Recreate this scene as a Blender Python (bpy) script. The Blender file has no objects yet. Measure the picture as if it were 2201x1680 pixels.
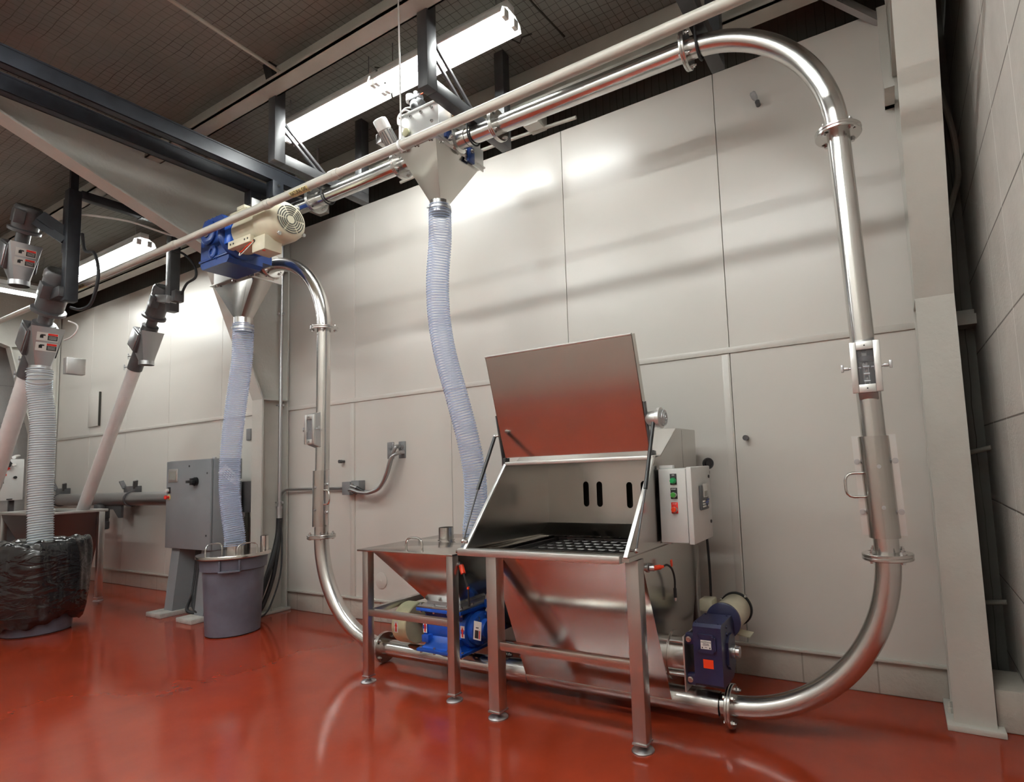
import bpy, bmesh, math, random
from mathutils import Vector, Matrix

random.seed(7)
PI = math.pi
scene = bpy.context.scene
COL = scene.collection

# ---------------------------------------------------------------- camera, world, exposure
cam_data = bpy.data.cameras.new('camera')
cam = bpy.data.objects.new('camera', cam_data)
COL.objects.link(cam)
scene.camera = cam
YAW, PITCH, ROLL, FPX = 0.5082, 0.0893, -0.0393, 1212.4
fwd = Vector((-math.sin(YAW) * math.cos(PITCH), math.cos(YAW) * math.cos(PITCH), math.sin(PITCH)))
rt = Vector((math.cos(YAW), math.sin(YAW), 0))
up = rt.cross(fwd)
r2 = math.cos(ROLL) * rt + math.sin(ROLL) * up
u2 = -math.sin(ROLL) * rt + math.cos(ROLL) * up
M = Matrix((r2, u2, -fwd)).transposed().to_4x4()
M.translation = Vector((0, 0, 1.37))
cam.matrix_world = M
cam_data.sensor_width = 36.0
cam_data.lens = FPX / 2201 * 36.0
cam_data.shift_x = -151.0 / 2201
cam_data.shift_y = 51.0 / 2201
cam_data.clip_start = 0.05
cam_data.clip_end = 100

world = bpy.data.worlds.new('world')
scene.world = world
world.use_nodes = True
world.node_tree.nodes['Background'].inputs[0].default_value = (0.9, 0.92, 1.0, 1)
world.node_tree.nodes['Background'].inputs[1].default_value = 0.2
scene.view_settings.view_transform = 'Standard'
scene.view_settings.look = 'None'
scene.view_settings.exposure = 0.5
scene.view_settings.gamma = 1.0
scene.cycles.max_bounces = 10
scene.cycles.caustics_reflective = False
scene.cycles.caustics_refractive = False
scene.cycles.transparent_max_bounces = 24
scene.cycles.sample_clamp_indirect = 8.0
TUBE_STRENGTH = 42.0          # fluorescent tubes

# ---------------------------------------------------------------- materials
def mat(name):
    m = bpy.data.materials.new(name)
    m.use_nodes = True
    nt = m.node_tree
    return m, nt, nt.nodes['Principled BSDF']

def N(nt, t, **kw):
    n = nt.nodes.new(t)
    for k, v in kw.items():
        if k.startswith('i_'):
            n.inputs[k[2:].replace('_', ' ')].default_value = v
        else:
            setattr(n, k, v)
    return n

def ramp(nt, fac, stops):
    r = nt.nodes.new('ShaderNodeValToRGB')
    r.color_ramp.interpolation = 'EASE'
    el = r.color_ramp.elements
    while len(el) < len(stops):
        el.new(0.5)
    for e, (p, c) in zip(el, stops):
        e.position = p
        e.color = c if len(c) == 4 else (*c, 1)
    nt.links.new(fac, r.inputs[0])
    return r.outputs[0]

def coords(nt, scale=(1, 1, 1), rot=(0, 0, 0), kind='Object'):
    tc = nt.nodes.new('ShaderNodeTexCoord')
    mp = nt.nodes.new('ShaderNodeMapping')
    mp.inputs['Scale'].default_value = scale
    mp.inputs['Rotation'].default_value = rot
    nt.links.new(tc.outputs[kind], mp.inputs[0])
    return mp.outputs[0]

def noise(nt, vec, scale, detail=4, rough=0.55):
    n = N(nt, 'ShaderNodeTexNoise', i_Scale=scale, i_Detail=detail, i_Roughness=rough)
    nt.links.new(vec, n.inputs['Vector'])
    return n.outputs[0]

def bump(nt, b, h, strength, dist=0.01):
    n = N(nt, 'ShaderNodeBump', i_Strength=strength, i_Distance=dist)
    nt.links.new(h, n.inputs['Height'])
    nt.links.new(n.outputs[0], b.inputs['Normal'])

def paint(name, col, rough=0.45, var=0.12, scale=9.0, bmp=0.0, metal=0.0, spec=0.5):
    m, nt, b = mat(name)
    v = coords(nt)
    n = noise(nt, v, scale)
    c1 = tuple(max(0, x * (1 - var)) for x in col)
    c2 = tuple(min(1, x * (1 + var)) for x in col)
    nt.links.new(ramp(nt, n, [(0.3, c1), (0.7, c2)]), b.inputs['Base Color'])
    b.inputs['Roughness'].default_value = rough
    b.inputs['Metallic'].default_value = metal
    b.inputs['Specular IOR Level'].default_value = spec
    if bmp:
        bump(nt, b, noise(nt, v, 60, 3), bmp, 0.004)
    return m

def steel(name, col, rough, stretch, rvar=0.08, bmp=0.03):
    m, nt, b = mat(name)
    v = coords(nt, stretch)
    n = noise(nt, v, 1.0, 3)
    big = noise(nt, coords(nt), 3.0, 3)
    mr = N(nt, 'ShaderNodeMapRange')
    mr.inputs['To Min'].default_value = rough - rvar
    mr.inputs['To Max'].default_value = rough + rvar
    mx = N(nt, 'ShaderNodeMath', operation='MULTIPLY_ADD')
    mx.inputs[1].default_value = 0.5
    hl = N(nt, 'ShaderNodeMath', operation='MULTIPLY')
    hl.inputs[1].default_value = 0.5
    nt.links.new(big, hl.inputs[0])
    nt.links.new(n, mx.inputs[0])
    nt.links.new(hl.outputs[0], mx.inputs[2])
    nt.links.new(mx.outputs[0], mr.inputs['Value'])
    nt.links.new(mr.outputs[0], b.inputs['Roughness'])
    b.inputs['Base Color'].default_value = (*col, 1)
    b.inputs['Metallic'].default_value = 1.0
    if bmp:
        bump(nt, b, n, bmp, 0.002)
    return m

MT = {}
MT['steel_v'] = steel('stainless brushed vertical', (0.57, 0.55, 0.52), 0.21, (3, 3, 3), 0.02, 0.0)
MT['steel_h'] = steel('stainless brushed horizontal', (0.57, 0.545, 0.51), 0.165, (3, 3, 3), 0.02, 0.0)
MT['steel_tube'] = steel('stainless polished tube', (0.64, 0.625, 0.60), 0.20, (8, 8, 8), 0.03, 0.0)
MT['steel_elbow'] = steel('stainless bent tube', (0.62, 0.60, 0.575), 0.24, (8, 8, 8), 0.04, 0.0)
MT['steel_flange'] = steel('stainless machined flange', (0.60, 0.585, 0.56), 0.24, (80, 80, 80), 0.06, 0.0)
MT['steel_frame'] = steel('stainless square tube', (0.56, 0.535, 0.51), 0.33, (4, 4, 4), 0.03, 0.0)
MT['steel_dark'] = steel('dull stainless darkened', (0.20, 0.19, 0.19), 0.42, (3, 60, 60), 0.03, 0.0)
MT['zinc'] = steel('galvanised steel', (0.55, 0.55, 0.56), 0.36, (40, 40, 40), 0.08)
MT['bolt'] = steel('bolt steel', (0.62, 0.61, 0.60), 0.25, (60, 60, 60), 0.05, 0)
MT['greysteel'] = paint('grey painted motor', (0.085, 0.082, 0.085), 0.34, 0.15)
MT['darkbeam'] = paint('dark blue grey steel paint', (0.022, 0.025, 0.032), 0.42, 0.2)
MT['darkfaced'] = paint('dark grey bracket steel', (0.05, 0.05, 0.053), 0.36, 0.15)
MT['black'] = paint('black plastic', (0.012, 0.012, 0.013), 0.35, 0.1)
MT['rubber'] = paint('black rubber', (0.018, 0.018, 0.02), 0.55, 0.1)
MT['cream'] = paint('cream motor paint', (0.60, 0.55, 0.41), 0.36, 0.06)
MT['cream_dull'] = paint('pale yellow plastic', (0.62, 0.60, 0.38), 0.45, 0.08)
MT['blue'] = paint('bright blue enamel', (0.014, 0.095, 0.50), 0.28, 0.12)
MT['blue_deep'] = paint('deep blue enamel', (0.011, 0.040, 0.185), 0.30, 0.12)
MT['navy'] = paint('navy enamel', (0.017, 0.019, 0.062), 0.33, 0.15)
MT['white'] = paint('white enclosure', (0.66, 0.66, 0.64), 0.34, 0.02)
MT['label_white'] = paint('label white', (0.75, 0.74, 0.70), 0.5, 0.03)
MT['label_red'] = paint('label red', (0.70, 0.025, 0.015), 0.45, 0.05)
MT['label_black'] = paint('label black', (0.02, 0.02, 0.02), 0.45, 0.05)
MT['label_yellow'] = paint('label yellow', (0.62, 0.53, 0.25), 0.5, 0.05)
MT['orange'] = paint('orange red plastic', (0.85, 0.055, 0.012), 0.35, 0.05)
MT['green'] = paint('green button', (0.012, 0.30, 0.085), 0.28, 0.05)
MT['green2'] = paint('leaf green button', (0.05, 0.27, 0.04), 0.28, 0.05)
MT['grey_cab'] = paint('grey cabinet paint', (0.225, 0.24, 0.255), 0.42, 0.05, 3)
MT['grey_box'] = paint('grey electrical box', (0.20, 0.20, 0.205), 0.4, 0.08)
MT['conduit'] = steel('conduit metal', (0.42, 0.41, 0.41), 0.33, (30, 30, 30), 0.05, 0)
MT['grey_can'] = paint('grey plastic bin', (0.105, 0.108, 0.14), 0.5, 0.15, 6, 0.1)
MT['concrete'] = paint('pale concrete block', (0.40, 0.38, 0.35), 0.8, 0.15, 14, 0.5)
MT['tan'] = paint('tan painted steel', (0.45, 0.435, 0.385), 0.45, 0.06, 5, 0.05)
MT['gaspipe'] = paint('tan gas pipe paint', (0.52, 0.50, 0.44), 0.33, 0.05, 5)
MT['lamp_white'] = paint('white reflector', (0.80, 0.80, 0.78), 0.35, 0.02)
MT['fan_dark'] = paint('dark vent gap', (0.03, 0.027, 0.02), 0.6, 0.1)
MT['wood'] = paint('wood tan box', (0.50, 0.30, 0.12), 0.5, 0.15)
MT['duct_white'] = paint('white hose plastic', (0.84, 0.83, 0.815), 0.38, 0.05, 4)
MT['plate_alu'] = steel('aluminium plate', (0.72, 0.71, 0.69), 0.40, (30, 30, 30), 0.06, 0)
MT['lcd'] = paint('lcd grey', (0.30, 0.31, 0.28), 0.2, 0.05)
MT['keypad'] = paint('keypad dark grey', (0.12, 0.125, 0.13), 0.4, 0.05)
MT['keyblue'] = paint('keypad blue', (0.10, 0.14, 0.38), 0.4, 0.05)

# column / panel paint
def wall_paint():
    m, nt, b = mat('off white wall panel paint')
    v = coords(nt)
    n = noise(nt, v, 0.7, 1, 0.5)
    n2 = noise(nt, v, 45, 2)
    b.inputs['Base Color'].default_value = (0.63, 0.60, 0.552, 1)
    b.inputs['Roughness'].default_value = 0.28
    ad = N(nt, 'ShaderNodeMath', operation='MULTIPLY_ADD')
    ad.inputs[1].default_value = 0.12
    nt.links.new(n2, ad.inputs[0])
    sm = noise(nt, v, 1.6, 2)
    nt.links.new(sm, ad.inputs[2])
    bump(nt, b, ad.outputs[0], 0.07, 0.03)
    return m
MT['wall'] = wall_paint()

def column_paint():
    m, nt, b = mat('off white painted steel column')
    v = coords(nt)
    n = noise(nt, v, 2.2, 5, 0.6)
    nt.links.new(ramp(nt, n, [(0.25, (0.545, 0.53, 0.48)), (0.75, (0.595, 0.58, 0.53))]), b.inputs['Base Color'])
    b.inputs['Roughness'].default_value = 0.38
    bump(nt, b, noise(nt, v, 40, 4), 0.25, 0.006)
    return m
MT['column'] = column_paint()

def block_paint(name, c1, c2, mortar, rot, bw=0.41, bh=0.205, bmp=0.5, rough=0.62):
    m, nt, b = mat(name)
    v = coords(nt, (1, 1, 1), rot)
    br = N(nt, 'ShaderNodeTexBrick')
    br.offset = 0.5
    br.inputs['Scale'].default_value = 1.0
    br.inputs['Brick Width'].default_value = bw
    br.inputs['Row Height'].default_value = bh
    br.inputs['Mortar Size'].default_value = 0.005
    br.inputs['Mortar Smooth'].default_value = 0.3
    br.inputs['Color1'].default_value = (*c1, 1)
    br.inputs['Color2'].default_value = (*c2, 1)
    br.inputs['Mortar'].default_value = (*mortar, 1)
    nt.links.new(v, br.inputs['Vector'])
    mx = N(nt, 'ShaderNodeMixRGB', blend_type='MULTIPLY')
    mx.inputs[0].default_value = 0.35
    nt.links.new(br.outputs['Color'], mx.inputs[1])
    nt.links.new(ramp(nt, noise(nt, v, 6, 6, 0.7), [(0.3, (0.7, 0.7, 0.7)), (0.7, (1, 1, 1))]), mx.inputs[2])
    nt.links.new(mx.outputs[0], b.inputs['Base Color'])
    b.inputs['Roughness'].default_value = rough
    sb = N(nt, 'ShaderNodeMath', operation='SUBTRACT')
    nt.links.new(noise(nt, v, 55, 4), sb.inputs[0])
    nt.links.new(br.outputs['Fac'], sb.inputs[1])
    bump(nt, b, sb.outputs[0], bmp, 0.006)
    return m
# right wall lies in the y-z plane: rotate so that brick x = y and brick y = z
def stack_block():
    m, nt, b = mat('painted stack bond block wall')
    v = coords(nt)
    sp = nt.nodes.new('ShaderNodeSeparateXYZ')
    nt.links.new(v, sp.inputs[0])
    def joint(out, step, off, w):
        a = N(nt, 'ShaderNodeMath', operation='ADD'); a.inputs[1].default_value = off
        nt.links.new(out, a.inputs[0])
        p = N(nt, 'ShaderNodeMath', operation='PINGPONG'); p.inputs[1].default_value = step / 2
        nt.links.new(a.outputs[0], p.inputs[0])
        mr = N(nt, 'ShaderNodeMapRange')
        mr.inputs['From Min'].default_value = w; mr.inputs['From Max'].default_value = w * 0.3
        nt.links.new(p.outputs[0], mr.inputs['Value'])
        return mr.outputs[0]
    hz = joint(sp.outputs['Z'], 0.43, 10.10, 0.006)
    vt = joint(sp.outputs['Y'], 0.43, 10.06, 0.006)
    base = ramp(nt, noise(nt, v, 3.5, 5, 0.65), [(0.2, (0.52, 0.495, 0.455)), (0.8, (0.64, 0.61, 0.565))])
    m1 = N(nt, 'ShaderNodeMixRGB'); m1.inputs[2].default_value = (0.17, 0.15, 0.13, 1)
    nt.links.new(hz, m1.inputs[0]); nt.links.new(base, m1.inputs[1])
    m2 = N(nt, 'ShaderNodeMixRGB'); m2.inputs[2].default_value = (0.82, 0.80, 0.76, 1)
    nt.links.new(vt, m2.inputs[0]); nt.links.new(m1.outputs[0], m2.inputs[1])
    nt.links.new(m2.outputs[0], b.inputs['Base Color'])
    b.inputs['Roughness'].default_value = 0.55
    sb = N(nt, 'ShaderNodeMath', operation='SUBTRACT')
    nt.links.new(noise(nt, v, 60, 4), sb.inputs[0]); nt.links.new(hz, sb.inputs[1])
    bump(nt, b, sb.outputs[0], 0.5, 0.006)
    return m
MT['block_yz'] = stack_block()
MT['block_left'] = block_paint('grey block wall far', (0.42, 0.405, 0.385), (0.39, 0.375, 0.355), (0.28, 0.27, 0.25), (-PI / 2, 0, -PI / 2), 0.6, 0.21)
MT['block_xz'] = block_paint('painted block curb', (0.53, 0.49, 0.43), (0.51, 0.47, 0.41), (0.36, 0.32, 0.27), (-PI / 2, 0, 0), 0.41, 0.40)

def floor_mat():
    m, nt, b = mat('red epoxy floor')
    v = coords(nt)
    n = noise(nt, v, 1.1, 6, 0.65)
    n2 = noise(nt, v, 4.0, 2, 0.5)
    mx = N(nt, 'ShaderNodeMixRGB', blend_type='MULTIPLY')
    mx.inputs[0].default_value = 0.25
    nt.links.new(ramp(nt, n, [(0.1, (0.215, 0.026, 0.011)), (0.9, (0.32, 0.039, 0.014))]), mx.inputs[1])
    nt.links.new(ramp(nt, n2, [(0.1, (0.75, 0.75, 0.78)), (0.9, (1, 1, 1))]), mx.inputs[2])
    nt.links.new(mx.outputs[0], b.inputs['Base Color'])
    mr = N(nt, 'ShaderNodeMapRange')
    mr.inputs['From Min'].default_value = 0.3
    mr.inputs['From Max'].default_value = 0.7
    mr.inputs['To Min'].default_value = 0.10
    mr.inputs['To Max'].default_value = 0.16
    nt.links.new(n2, mr.inputs['Value'])
    nt.links.new(mr.outputs[0], b.inputs['Roughness'])
    b.inputs['Specular IOR Level'].default_value = 0.45
    bump(nt, b, noise(nt, v, 3, 1), 0.02, 0.01)
    return m
MT['floor'] = floor_mat()

def ceiling_mat():
    m, nt, b = mat('grey tan roof insulation with wire mesh')
    v = coords(nt)
    n = noise(nt, v, 1.3, 6, 0.7)
    br = N(nt, 'ShaderNodeTexBrick')
    br.offset = 0.0
    br.inputs['Scale'].default_value = 1.0
    br.inputs['Brick Width'].default_value = 0.062
    br.inputs['Row Height'].default_value = 0.062
    br.inputs['Mortar Size'].default_value = 0.0028
    br.inputs['Mortar Smooth'].default_value = 0.4
    wob = N(nt, 'ShaderNodeVectorMath', operation='MULTIPLY_ADD')
    wn = N(nt, 'ShaderNodeTexNoise', i_Scale=2.5, i_Detail=2.0)
    nt.links.new(v, wn.inputs['Vector'])
    wob.inputs[1].default_value = (0.06, 0.06, 0.06)
    nt.links.new(wn.outputs['Color'], wob.inputs[0])
    nt.links.new(v, wob.inputs[2])
    nt.links.new(wob.outputs[0], br.inputs['Vector'])
    base = ramp(nt, n, [(0.2, (0.195, 0.20, 0.182)), (0.8, (0.265, 0.268, 0.243))])
    fade = ramp(nt, noise(nt, v, 1.9, 3), [(0.25, (0.1, 0.1, 0.1)), (0.60, (0.9, 0.9, 0.9))])
    ml = N(nt, 'ShaderNodeMath', operation='MULTIPLY')
    nt.links.new(br.outputs['Fac'], ml.inputs[0])
    nt.links.new(fade, ml.inputs[1])
    mx = N(nt, 'ShaderNodeMixRGB')
    nt.links.new(ml.outputs[0], mx.inputs[0])
    nt.links.new(base, mx.inputs[1])
    mx.inputs[2].default_value = (0.06, 0.05, 0.042, 1)
    nt.links.new(mx.outputs[0], b.inputs['Base Color'])
    b.inputs['Roughness'].default_value = 0.75
    bump(nt, b, n, 0.3, 0.03)
    return m
MT['ceiling'] = ceiling_mat()

def emission(name, col, s):
    m, nt, b = mat(name)
    b.inputs['Base Color'].default_value = (1, 1, 1, 1)
    b.inputs['Emission Color'].default_value = (*col, 1)
    b.inputs['Emission Strength'].default_value = s
    return m
MT['tube_light'] = emission('fluorescent tube', (0.96, 1.0, 0.98), TUBE_STRENGTH)

def clear_plastic(name, col, alpha, rough=0.18):
    m, nt, b = mat(name)
    b.inputs['Base Color'].default_value = (*col, 1)
    b.inputs['Roughness'].default_value = rough
    tr = N(nt, 'ShaderNodeBsdfTransparent')
    tr.inputs[0].default_value = (0.97, 0.98, 1.0, 1)
    lw = N(nt, 'ShaderNodeLayerWeight', i_Blend=0.35)
    mr = N(nt, 'ShaderNodeMapRange')
    mr.inputs['To Min'].default_value = alpha
    mr.inputs['To Max'].default_value = min(1, alpha + 0.45)
    nt.links.new(lw.outputs['Facing'], mr.inputs['Value'])
    mx = N(nt, 'ShaderNodeMixShader')
    nt.links.new(mr.outputs[0], mx.inputs[0])
    nt.links.new(tr.outputs[0], mx.inputs[1])
    nt.links.new(b.outputs[0], mx.inputs[2])
    nt.links.new(mx.outputs[0], nt.nodes['Material Output'].inputs['Surface'])
    return m
MT['hose_clear'] = clear_plastic('clear flexible hose wall', (0.80, 0.86, 0.97), 0.13, 0.14)
MT['hose_rib'] = clear_plastic('hose helix rib', (0.62, 0.73, 0.97), 0.22, 0.2)
MT['hose_milky'] = clear_plastic('milky hose wall', (0.74, 0.77, 0.76), 0.62, 0.3)
MT['hose_rib_milky'] = clear_plastic('milky hose rib', (0.62, 0.70, 0.78), 0.78, 0.25)
MT['window_clear'] = clear_plastic('acrylic sight window', (0.45, 0.45, 0.46), 0.18, 0.06)

def bag_mat():
    m, nt, b = mat('black bin liner plastic')
    b.inputs['Base Color'].default_value = (0.010, 0.010, 0.011, 1)
    b.inputs['Roughness'].default_value = 0.17
    b.inputs['Specular IOR Level'].default_value = 0.75
    v = coords(nt, (2.2, 2.2, 5), (0.3, 0.2, 0))
    n = N(nt, 'ShaderNodeTexNoise', i_Scale=2.2, i_Detail=2.5, i_Roughness=0.5, i_Distortion=1.2)
    nt.links.new(v, n.inputs['Vector'])
    bump(nt, b, n.outputs[0], 0.42, 0.05)
    return m
MT['bag'] = bag_mat()

# ---------------------------------------------------------------- mesh building helpers
def V(*a):
    return Vector(a if len(a) > 1 else a[0])

def perp(ax):
    ax = Vector(ax).normalized()
    h = Vector((0, 0, 1)) if abs(ax.z) < 0.9 else Vector((1, 0, 0))
    u = h.cross(ax).normalized()
    return ax, u, ax.cross(u)

class MB:
    def __init__(s):
        s.bm = bmesh.new()
        s.mi = 0
    def face(s, vs):
        try:
            f = s.bm.faces.new(vs)
            f.material_index = s.mi
            return f
        except ValueError:
            return None
    def merge(s, tb):
        vm = [s.bm.verts.new(v.co) for v in tb.verts]
        tb.verts.index_update()
        for f in tb.faces:
            s.face([vm[v.index] for v in f.verts])
        tb.free()
    def obox(s, c, size, rot=None, bev=0.0, seg=2):
        tb = bmesh.new()
        bmesh.ops.create_cube(tb, size=1.0)
        for v in tb.verts:
            v.co = Vector((v.co.x * size[0], v.co.y * size[1], v.co.z * size[2]))
        if bev > 0:
            bmesh.ops.bevel(tb, geom=tb.edges[:], offset=bev, segments=seg, affect='EDGES', profile=0.5)
        R = rot.to_matrix() if hasattr(rot, 'to_matrix') else rot
        for v in tb.verts:
            v.co = (R @ v.co if R is not None else v.co) + Vector(c)
        s.merge(tb)
        return s
    def box(s, lo, hi, bev=0.0, seg=2):
        lo, hi = Vector(lo), Vector(hi)
        return s.obox((lo + hi) / 2, hi - lo, None, bev, seg)
    def bar(s, p0, p1, w, h, upv=(0, 0, 1), bev=0.0):
        """box beam from p0 to p1; w across, h along upv"""
        p0, p1 = Vector(p0), Vector(p1)
        d = (p1 - p0)
        L = d.length
        d.normalize()
        uu = Vector(upv)
        uu = (uu - uu.dot(d) * d).normalized()
        side = d.cross(uu)
        R = Matrix((d, side, uu)).transposed()
        return s.obox((p0 + p1) / 2, (L, w, h), R, bev)
    def cyl(s, p0, p1, r, r2=None, seg=28, cap=True):
        p0, p1 = Vector(p0), Vector(p1)
        r2 = r if r2 is None else r2
        ax, u, w = perp(p1 - p0)
        a, b = [], []
        for i in range(seg):
            t = 2 * PI * i / seg
            d = math.cos(t) * u + math.sin(t) * w
            a.append(s.bm.verts.new(p0 + r * d))
            b.append(s.bm.verts.new(p1 + r2 * d))
        for i in range(seg):
            j = (i + 1) % seg
            s.face([a[i], a[j], b[j], b[i]])
        if cap:
            s.face(a[::-1])
            s.face(b)
        return s
    def lathe(s, prof, o, ax, seg=36, closed=False):
        """prof: list of (radius, height along ax)"""
        o = Vector(o)
        ax, u, w = perp(ax)
        rings = []
        for r, h in prof:
            ring = []
            for i in range(seg):
                t = 2 * PI * i / seg
                ring.append(s.bm.verts.new(o + ax * h + r * (math.cos(t) * u + math.sin(t) * w)))
            rings.append(ring)
        n = len(rings)
        for k in range(n if closed else n - 1):
            A, B = rings[k], rings[(k + 1) % n]
            for i in range(seg):
                j = (i + 1) % seg
                s.face([A[i], A[j], B[j], B[i]])
        if not closed:
            s.face(rings[0][::-1])
            s.face(rings[-1])
        return s
    def ring(s, p0, p1, ro, ri, seg=36):
        p0, p1 = Vector(p0), Vector(p1)
        L = (p1 - p0).length
        return s.lathe([(ri, 0), (ro, 0), (ro, L), (ri, L)], p0, p1 - p0, seg, True)
    def tube(s, pts, r, seg=12, cap=True, rfun=None, ell=None):
        pts = [Vector(p) for p in pts]
        n = len(pts)
        tang = []
        for i in range(n):
            t = pts[min(i + 1, n - 1)] - pts[max(i - 1, 0)]
            tang.append(t.normalized())
        _, u, w = perp(tang[0])
        rings = []
        for i in range(n):
            t = tang[i]
            u = (u - u.dot(t) * t).normalized()
            w = t.cross(u)
            rr = rfun(i) if rfun else r
            rings.append([s.bm.verts.new(pts[i] + rr * (math.cos(2 * PI * k / seg) * u + math.sin(2 * PI * k / seg) * w)) for k in range(seg)])
        for i in range(n - 1):
            for k in range(seg):
                j = (k + 1) % seg
                s.face([rings[i][k], rings[i][j], rings[i + 1][j], rings[i + 1][k]])
        if cap:
            s.face(rings[0][::-1])
            s.face(rings[-1])
        return s
    def prism(s, poly, vec):
        vec = Vector(vec)
        a = [s.bm.verts.new(Vector(p)) for p in poly]
        b = [s.bm.verts.new(Vector(p) + vec) for p in poly]
        n = len(a)
        s.face(a[::-1])
        s.face(b)
        for i in range(n):
            j = (i + 1) % n
            s.face([a[i], a[j], b[j], b[i]])
        return s
    def sheet(s, quad, t):
        q = [Vector(p) for p in quad]
        nrm = (q[1] - q[0]).cross(q[-1] - q[0]).normalized()
        return s.prism(q, nrm * t)
    def loft(s, A, B, cap=True):
        a = [s.bm.verts.new(Vector(p)) for p in A]
        b = [s.bm.verts.new(Vector(p)) for p in B]
        n = len(a)
        for i in range(n):
            j = (i + 1) % n
            s.face([a[i], a[j], b[j], b[i]])
        if cap:
            s.face(a[::-1])
            s.face(b)
        return s
    def sphere(s, c, r, seg=16, rings=10, sc=(1, 1, 1)):
        tb = bmesh.new()
        bmesh.ops.create_uvsphere(tb, u_segments=seg, v_segments=rings, radius=r)
        for v in tb.verts:
            v.co = Vector((v.co.x * sc[0], v.co.y * sc[1], v.co.z * sc[2])) + Vector(c)
        s.merge(tb)
        return s
    def hexa(s, p0, p1, r):
        return s.cyl(p0, p1, r, seg=6)
    def obj(s, name, m, parent=None, loc=None, angle=35, label=None):
        o_ = org(parent) if parent is not None else (Vector(loc) if loc is not None else Vector((0, 0, 0)))
        for v in s.bm.verts:
            v.co -= o_
        bmesh.ops.recalc_face_normals(s.bm, faces=s.bm.faces[:])
        me = bpy.data.meshes.new(name)
        s.bm.to_mesh(me)
        s.bm.free()
        for q in (m if isinstance(m, (list, tuple)) else [m]):
            me.materials.append(MT[q])
        if angle:
            me.polygons.foreach_set('use_smooth', [True] * len(me.polygons))
            me.set_sharp_from_angle(angle=math.radians(angle))
        ob = bpy.data.objects.new(name, me)
        COL.objects.link(ob)
        if parent is not None:
            ob.parent = parent
        else:
            ob.location = o_
        if label:
            ob['label'] = label
        return ob

def org(o):
    v = Vector((0, 0, 0))
    while o is not None:
        v += o.location
        o = o.parent
    return v

def tag(o, label, cat, group=None, kind=None):
    o['label'] = label
    o['category'] = cat
    if group:
        o['group'] = group
    if kind:
        o['kind'] = kind
    return o

def struct(o, label, cat):
    return tag(o, label, cat, None, 'structure')

def thing(name, loc, label, cat, group=None):
    o = bpy.data.objects.new(name, None)
    o.empty_display_size = 0.1
    COL.objects.link(o)
    o.location = loc
    return tag(o, label, cat, group)

def text(body, name, p, right, upv, size, m, parent, align='CENTER', sx=1.0):
    cu = bpy.data.curves.new(name, 'FONT')
    cu.body = body
    cu.size = size
    cu.align_x = align
    cu.align_y = 'CENTER'
    cu.extrude = 0.0004
    cu.materials.append(MT[m])
    tmp = bpy.data.objects.new(name + '_curve', cu)
    COL.objects.link(tmp)
    me = bpy.data.meshes.new_from_object(tmp.evaluated_get(bpy.context.evaluated_depsgraph_get()))
    bpy.data.objects.remove(tmp)
    bpy.data.curves.remove(cu)
    me.name = name
    if not me.materials:
        me.materials.append(MT[m])
    ob = bpy.data.objects.new(name, me)
    COL.objects.link(ob)
    r_, u_ = Vector(right).normalized(), Vector(upv).normalized()
    n_ = r_.cross(u_)
    R = Matrix((r_ * sx, u_, n_)).transposed().to_4x4()
    ob.parent = parent
    R.translation = Vector(p) - org(parent)
    ob.matrix_local = R
    return ob

def spline(ctrl, n=12):
    P = [Vector(p) for p in ctrl]
    out = []
    for i in range(len(P) - 1):
        p0, p1, p2, p3 = P[max(i - 1, 0)], P[i], P[i + 1], P[min(i + 2, len(P) - 1)]
        for k in range(n):
            t = k / n
            out.append(0.5 * ((2 * p1) + (p2 - p0) * t + (2 * p0 - 5 * p1 + 4 * p2 - p3) * t * t + (3 * p1 - p0 - 3 * p2 + p3) * t ** 3))
    out.append(P[-1])
    return out

def resample(pts, step):
    out = [pts[0].copy()]
    acc = 0.0
    for a, b in zip(pts, pts[1:]):
        L = (b - a).length
        d = step - acc
        while d <= L:
            out.append(a.lerp(b, d / L))
            d += step
        acc = (acc + L) % step
    out.append(pts[-1].copy())
    return out

def arc(c, rx, ry, a0, a1, ex, ey, n=28):
    """quarter bends: c + rx cos(t) ex + ry sin(t) ey"""
    c, ex, ey = Vector(c), Vector(ex), Vector(ey)
    return [c + ex * (rx * math.cos(a0 + (a1 - a0) * i / n)) + ey * (ry * math.sin(a0 + (a1 - a0) * i / n)) for i in range(n + 1)]

X, Y, Z = Vector((1, 0, 0)), Vector((0, 1, 0)), Vector((0, 0, 1))
YP = 2.981      # the plane of the tube circuit
WY = 3.73       # face of the wall panels

# ================================================================ THE ROOM
b = MB(); b.box((-12.6, -1.9, -0.1), (0.7, 4.2, 0.0))
struct(b.obj('floor', 'floor'), 'glossy red epoxy floor with scuffs and soft reflections', 'floor')
b = MB(); b.box((-12.6, -1.9, 4.55), (0.7, 4.2, 4.65))
struct(b.obj('ceiling', 'ceiling'), 'dark grey tan roof insulation held up by wire mesh', 'ceiling')
b = MB(); b.box((0.45, -1.9, 0), (0.6, 4.2, 4.55))
struct(b.obj('wall_right', 'block_yz'), 'cream painted concrete block wall beside the tall steel column', 'wall')
b = MB(); b.box((-12.6, -1.9, 0), (-12.4, 4.2, 4.55))
struct(b.obj('wall_left', 'block_left'), 'grey painted block wall at the far end of the room', 'wall')
b = MB(); b.box((-12.6, -1.9, 0), (0.7, -1.7, 4.55))
struct(b.obj('wall_front', 'wall'), 'plain off white wall closing the room opposite the machines', 'wall')
b = MB(); b.box((-12.4, 4.08, 0), (0.45, 4.2, 4.55))
struct(b.obj('wall_outer', 'ceiling'), 'dark outer wall seen in the gaps behind the panels', 'wall')  # takes the same dark colour as the roof insulation

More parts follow.
